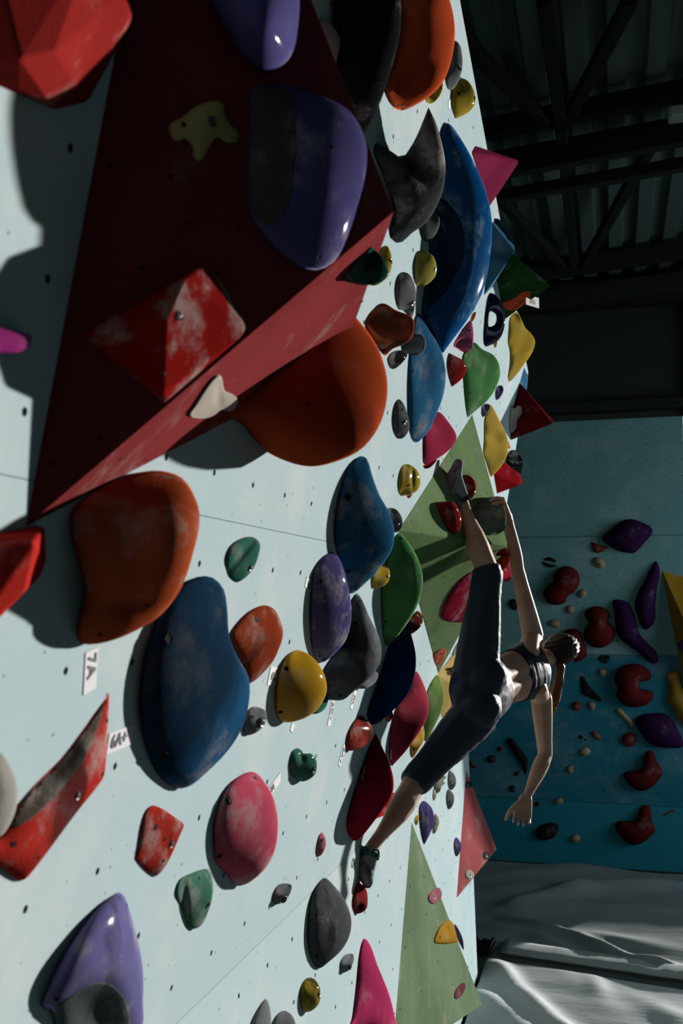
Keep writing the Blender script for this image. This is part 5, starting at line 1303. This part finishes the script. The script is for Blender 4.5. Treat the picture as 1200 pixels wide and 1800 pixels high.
def back_shape(V, nr):
    # groove of the spine between the muscles of the back
    r = V - pel
    t = (r @ ax) / Lt; w = r @ wd; b = r @ bk
    k = np.exp(-(w / .016) ** 2) * np.clip((t - .1) / .1, 0, 1) * np.clip((1.0 - t) / .1, 0, 1) * (b > .02)
    m = (np.exp(-((np.abs(w) - .035) / .022) ** 2)) * np.clip((t - .1) / .1, 0, 1) * np.clip((.9 - t) / .1, 0, 1) * (b > .02)
    bead = .0016 * np.exp(-(w / .010) ** 2) * np.maximum(0, np.sin(t * 52)) * (t > .15) * (t < .75) * (b > .02)
    return V + nr * (-.007 * k + .004 * m + bead)[:, None]
person = B.bake('person', .0042, M_SKIN, smooth=5, origin=pel, deform=back_shape)
tag(person, 'woman climbing sideways with one leg raised, in dark leggings and a dark sports top', 'person')

# leggings
def off(s_, k): return (s_[0], s_[1] * (1 + k / np.linalg.norm(s_[1])), s_[2] * (1 + k / np.linalg.norm(s_[2])))
P_ = Body()
e = .011
P_.ball(pel - ax * .02 - bk * .01, .088)
P_.loft([off(sec(-.10, .12, .09), e), off(sec(-.02, .145, .105, 0), e), off(sec(.14, .145, .10, .005), e), off(sec(.30, .126, .088, .002), e)])
P_.ell(hipL - wd * .035 + bk * .055 - ax * .01, wd * (.085 + e), ax * .105, bk * (.085 + e)); P_.ell(hipR + wd * .035 + bk * .055 - ax * .01, wd * (.085 + e), ax * .105, bk * (.085 + e))
def cuffed(hip, knee, ank, rs, t_end, r_end):
    P_.chain([(p, r + e) for p, r in limb(hip, knee, rs)][:-1])
    d = unit(knee - hip); d2 = unit(ank - knee)
    p3 = hip + (knee - hip) * .75; c = knee + (ank - knee) * t_end
    s1 = unit(np.cross(d, FWD)); s2 = unit(np.cross(d2, FWD))
    P_.loft([(p3, s1 * (rs[3] + e), unit(np.cross(d, s1)) * (rs[3] + e)), (knee, s1 * (rs[4] + e + .003), unit(np.cross(d, s1)) * (rs[4] + e + .003)), (c, s2 * r_end, unit(np.cross(d2, s2)) * r_end)])
cuffed(hipR, kneeR, ankR, [.098, .09, .078, .064, .056], .05, .066)
cuffed(hipL, kneeL, ankL, [.098, .09, .078, .064, .056], .04, .064)
def wrinkle(V, nr):
    out = V.copy()
    for i, p in enumerate(V):
        a = 0.0
        for c, r in ((hipL + bk * .05 + RGT * .06, .13), (kneeL + RGT * .05, .08), (kneeR + UPV * -.04, .10), (hipR + bk * .04 - UPV * .08, .14)):
            d = np.linalg.norm(p - c)
            if d < r * 1.6: a += math.exp(-(d / r) ** 2)
        q = p - pel
        s_ = noise.noise((q @ ax * 20, q @ wd * 46, q @ bk * 24)) + .5 * noise.noise((q @ RGT * 60, q @ UPV * 34, q @ FWD * 30))
        out[i] = p + nr[i] * (.0012 + .0026 * min(1.2, a)) * s_
        t = (q @ ax) / Lt
        if t > .0 and q @ bk > .0:                      # seam down the middle of the seat
            pass
    return out
P_.bake('leggings', .0058, M_LEG, person, smooth=16, deform=wrinkle)
# sports top: band round the ribs rising to the shoulders
T_ = Body()
T_.loft([off(sec(.62, .126, .09), .006), off(sec(.70, .130, .093), .006), off(sec(.82, .138, .098), .006), off(sec(.93, .135, .092), .006)])
T_.cone(pel + ax * Lt * .86 + wd * .085, pel + ax * Lt * 1.0 + wd * .085 - bk * .02, .058, .05)
T_.cone(pel + ax * Lt * .86 - wd * .085, pel + ax * Lt * .97 - wd * .085 - bk * .02, .058, .05)
def topw(V, nr):
    q = V - pel
    s_ = np.array([noise.noise((v @ ax * 50, v @ wd * 14, v @ bk * 14)) for v in q])
    return V + nr * (.0016 * s_)[:, None]
T_.bake('sports_top', .0055, M_TOP, person, smooth=2, deform=topw)
# hair: braided rows over the back of the head and a ponytail
M_HAIR = plain('dark_hair', (58, 42, 36), .45, 0, .12); M_TAIL = plain('brown_hair', (120, 74, 52), .5, 0, .2)
Vs, Fs = [], []
nu, nv = 72, 48
hd3 = headc + hback * .010 + hup * .006
for j in range(nv + 1):
    ph = math.pi * j / nv
    for i in range(nu):
        th = 2 * math.pi * i / nu
        X, Y, Z = math.sin(ph) * math.cos(th), math.sin(ph) * math.sin(th), math.cos(ph)     # side, up, back
        row = math.sin(X * 26); bead = math.sin(Z * 34 + Y * 22 + 2.2 * math.floor(X * 26 / math.pi))
        k = 1 + .045 * max(-.6, row) * (.6 + .4 * bead) if Z > -.2 else 1
        if Z < -.15 and Y < .55: k = .80
        Vs.append(hd3 + hside * X * .080 * k + hup * Y * .108 * k + hback * Z * .096 * k)
for j in range(nv):
    for i in range(nu): Fs.append((j * nu + i, j * nu + (i + 1) % nu, (j + 1) * nu + (i + 1) % nu, (j + 1) * nu + i))
mesh_obj('hair', Vs, Fs, M_HAIR, person)
H_ = Body()
H_.chain([(D(985, 1172, 5.07), .022), (D(981, 1200, 5.06), .026), (D(976, 1225, 5.06), .026), (D(971, 1245, 5.06), .018), (D(969, 1260, 5.06), .006)])
def strands(V, nr):
    return V + nr * np.array([.004 * noise.noise((v @ RGT * 150, v @ UPV * 14, v @ FWD * 150)) for v in V])[:, None]
H_.bake('ponytail', .004, M_TAIL, person, smooth=2, deform=strands)
for sgn in (1, -1):
    c_ = headc - hback * .080 + hside * sgn * .03 + hup * .012
    V, Fc = hull(c_ + ico() * .012); mesh_obj('eye', V, Fc, plain('eye_white', (225, 222, 215), .2), person)
# climbing shoes
M_SHOE = hmat((200, 210, 208), .6, .2, .1, .15, scale=18); M_RUB = hmat((150, 118, 124), .7, .5, .1, .2, chalk_rgb=(170, 150, 152), scale=16); M_TEAL = hmat((92, 150, 150), .55, .1, 0, .1)
M_STRAP = hmat((60, 64, 66), .6, .25, 0, .1)
def shoe(heel, ball, toe, ank, sole_dir, k=1.0):
    S = Body(); g_ = .006
    S.cone(heel, ball, .027 + g_, .030 + g_); S.cone(ball, toe, .031 + g_, .021); S.cone(heel, ank + (heel - ank) * .25, .026 + g_, .028 + g_); S.cone(ank + (ball - ank) * .3, ball, .03 + g_, .031 + g_)
    o = S.bake('climbing_shoe', .0042, M_SHOE, person, smooth=3)
    R = Body(); sd_ = unit(sole_dir)
    R.cone(heel + sd_ * .014, ball + sd_ * .014, .026, .029); R.cone(ball + sd_ * .012, toe + sd_ * .008, .029, .021)
    R.cone(heel + (heel - ball) * .12, heel + (heel - ball) * .12 + sd_ * .008, .027, .026)
    for pc in (R.bake('rubber_sole', .0042, M_RUB, None, smooth=3),):
        pc.parent = o; pc.matrix_parent_inverse = Matrix.Identity(4); pc.location = Vector(pc['_o']) - Vector(person['_o'])
    return o
def bandloop(o, a, b, r, w, mat, name):
    """strap: a flattened torus about the axis a->b at a"""
    a = np.asarray(a); d = unit(np.asarray(b) - a); s1 = unit(np.cross(d, UPV + RGT * .1)); s2 = np.cross(d, s1)
    Vs, Fs = [], []
    n, m = 28, 8
    for i in range(n):
        t = 2 * math.pi * i / n
        rad = s1 * math.cos(t) + s2 * math.sin(t)
        for j in range(m):
            u = 2 * math.pi * j / m
            Vs.append(a + rad * (r + .0035 * math.cos(u)) + d * (w / 2 * math.sin(u)))
    for i in range(n):
        for j in range(m): Fs.append((i * m + j, ((i + 1) % n) * m + j, ((i + 1) % n) * m + (j + 1) % m, i * m + (j + 1) % m))
    c = mesh_obj(name, np.array(Vs), Fs, mat, None)
    c.parent = o; c.matrix_parent_inverse = Matrix.Identity(4); c.location = Vector(c['_o']) - Vector(person['_o'])
    return c
sL = shoe(heelL, ballL, toeL, ankL, -RGT * .55 - FWD * .75)
sR = shoe(heelR, ballR, toeR, ankR, -UPV * .8 - RGT * .35 + FWD * .3)
bandloop(sL, ankL + (ballL - ankL) * .16, ballL, .036, .022, M_STRAP, 'strap')
bandloop(sL, ankL + (heelL - ankL) * .55, heelL, .036, .03, M_TEAL, 'heel_band')
bandloop(sR, ankR + (ballR - ankR) * .35, ballR, .038, .024, M_TEAL, 'strap')
bandloop(sR, D(641, 1494, 4.12), D(641, 1494, 4.0), .012, .006, M_TEAL, 'pull_loop')
bandloop(sR, D(660, 1499, 4.10), D(664, 1499, 4.0), .013, .006, M_STRAP, 'pull_loop')
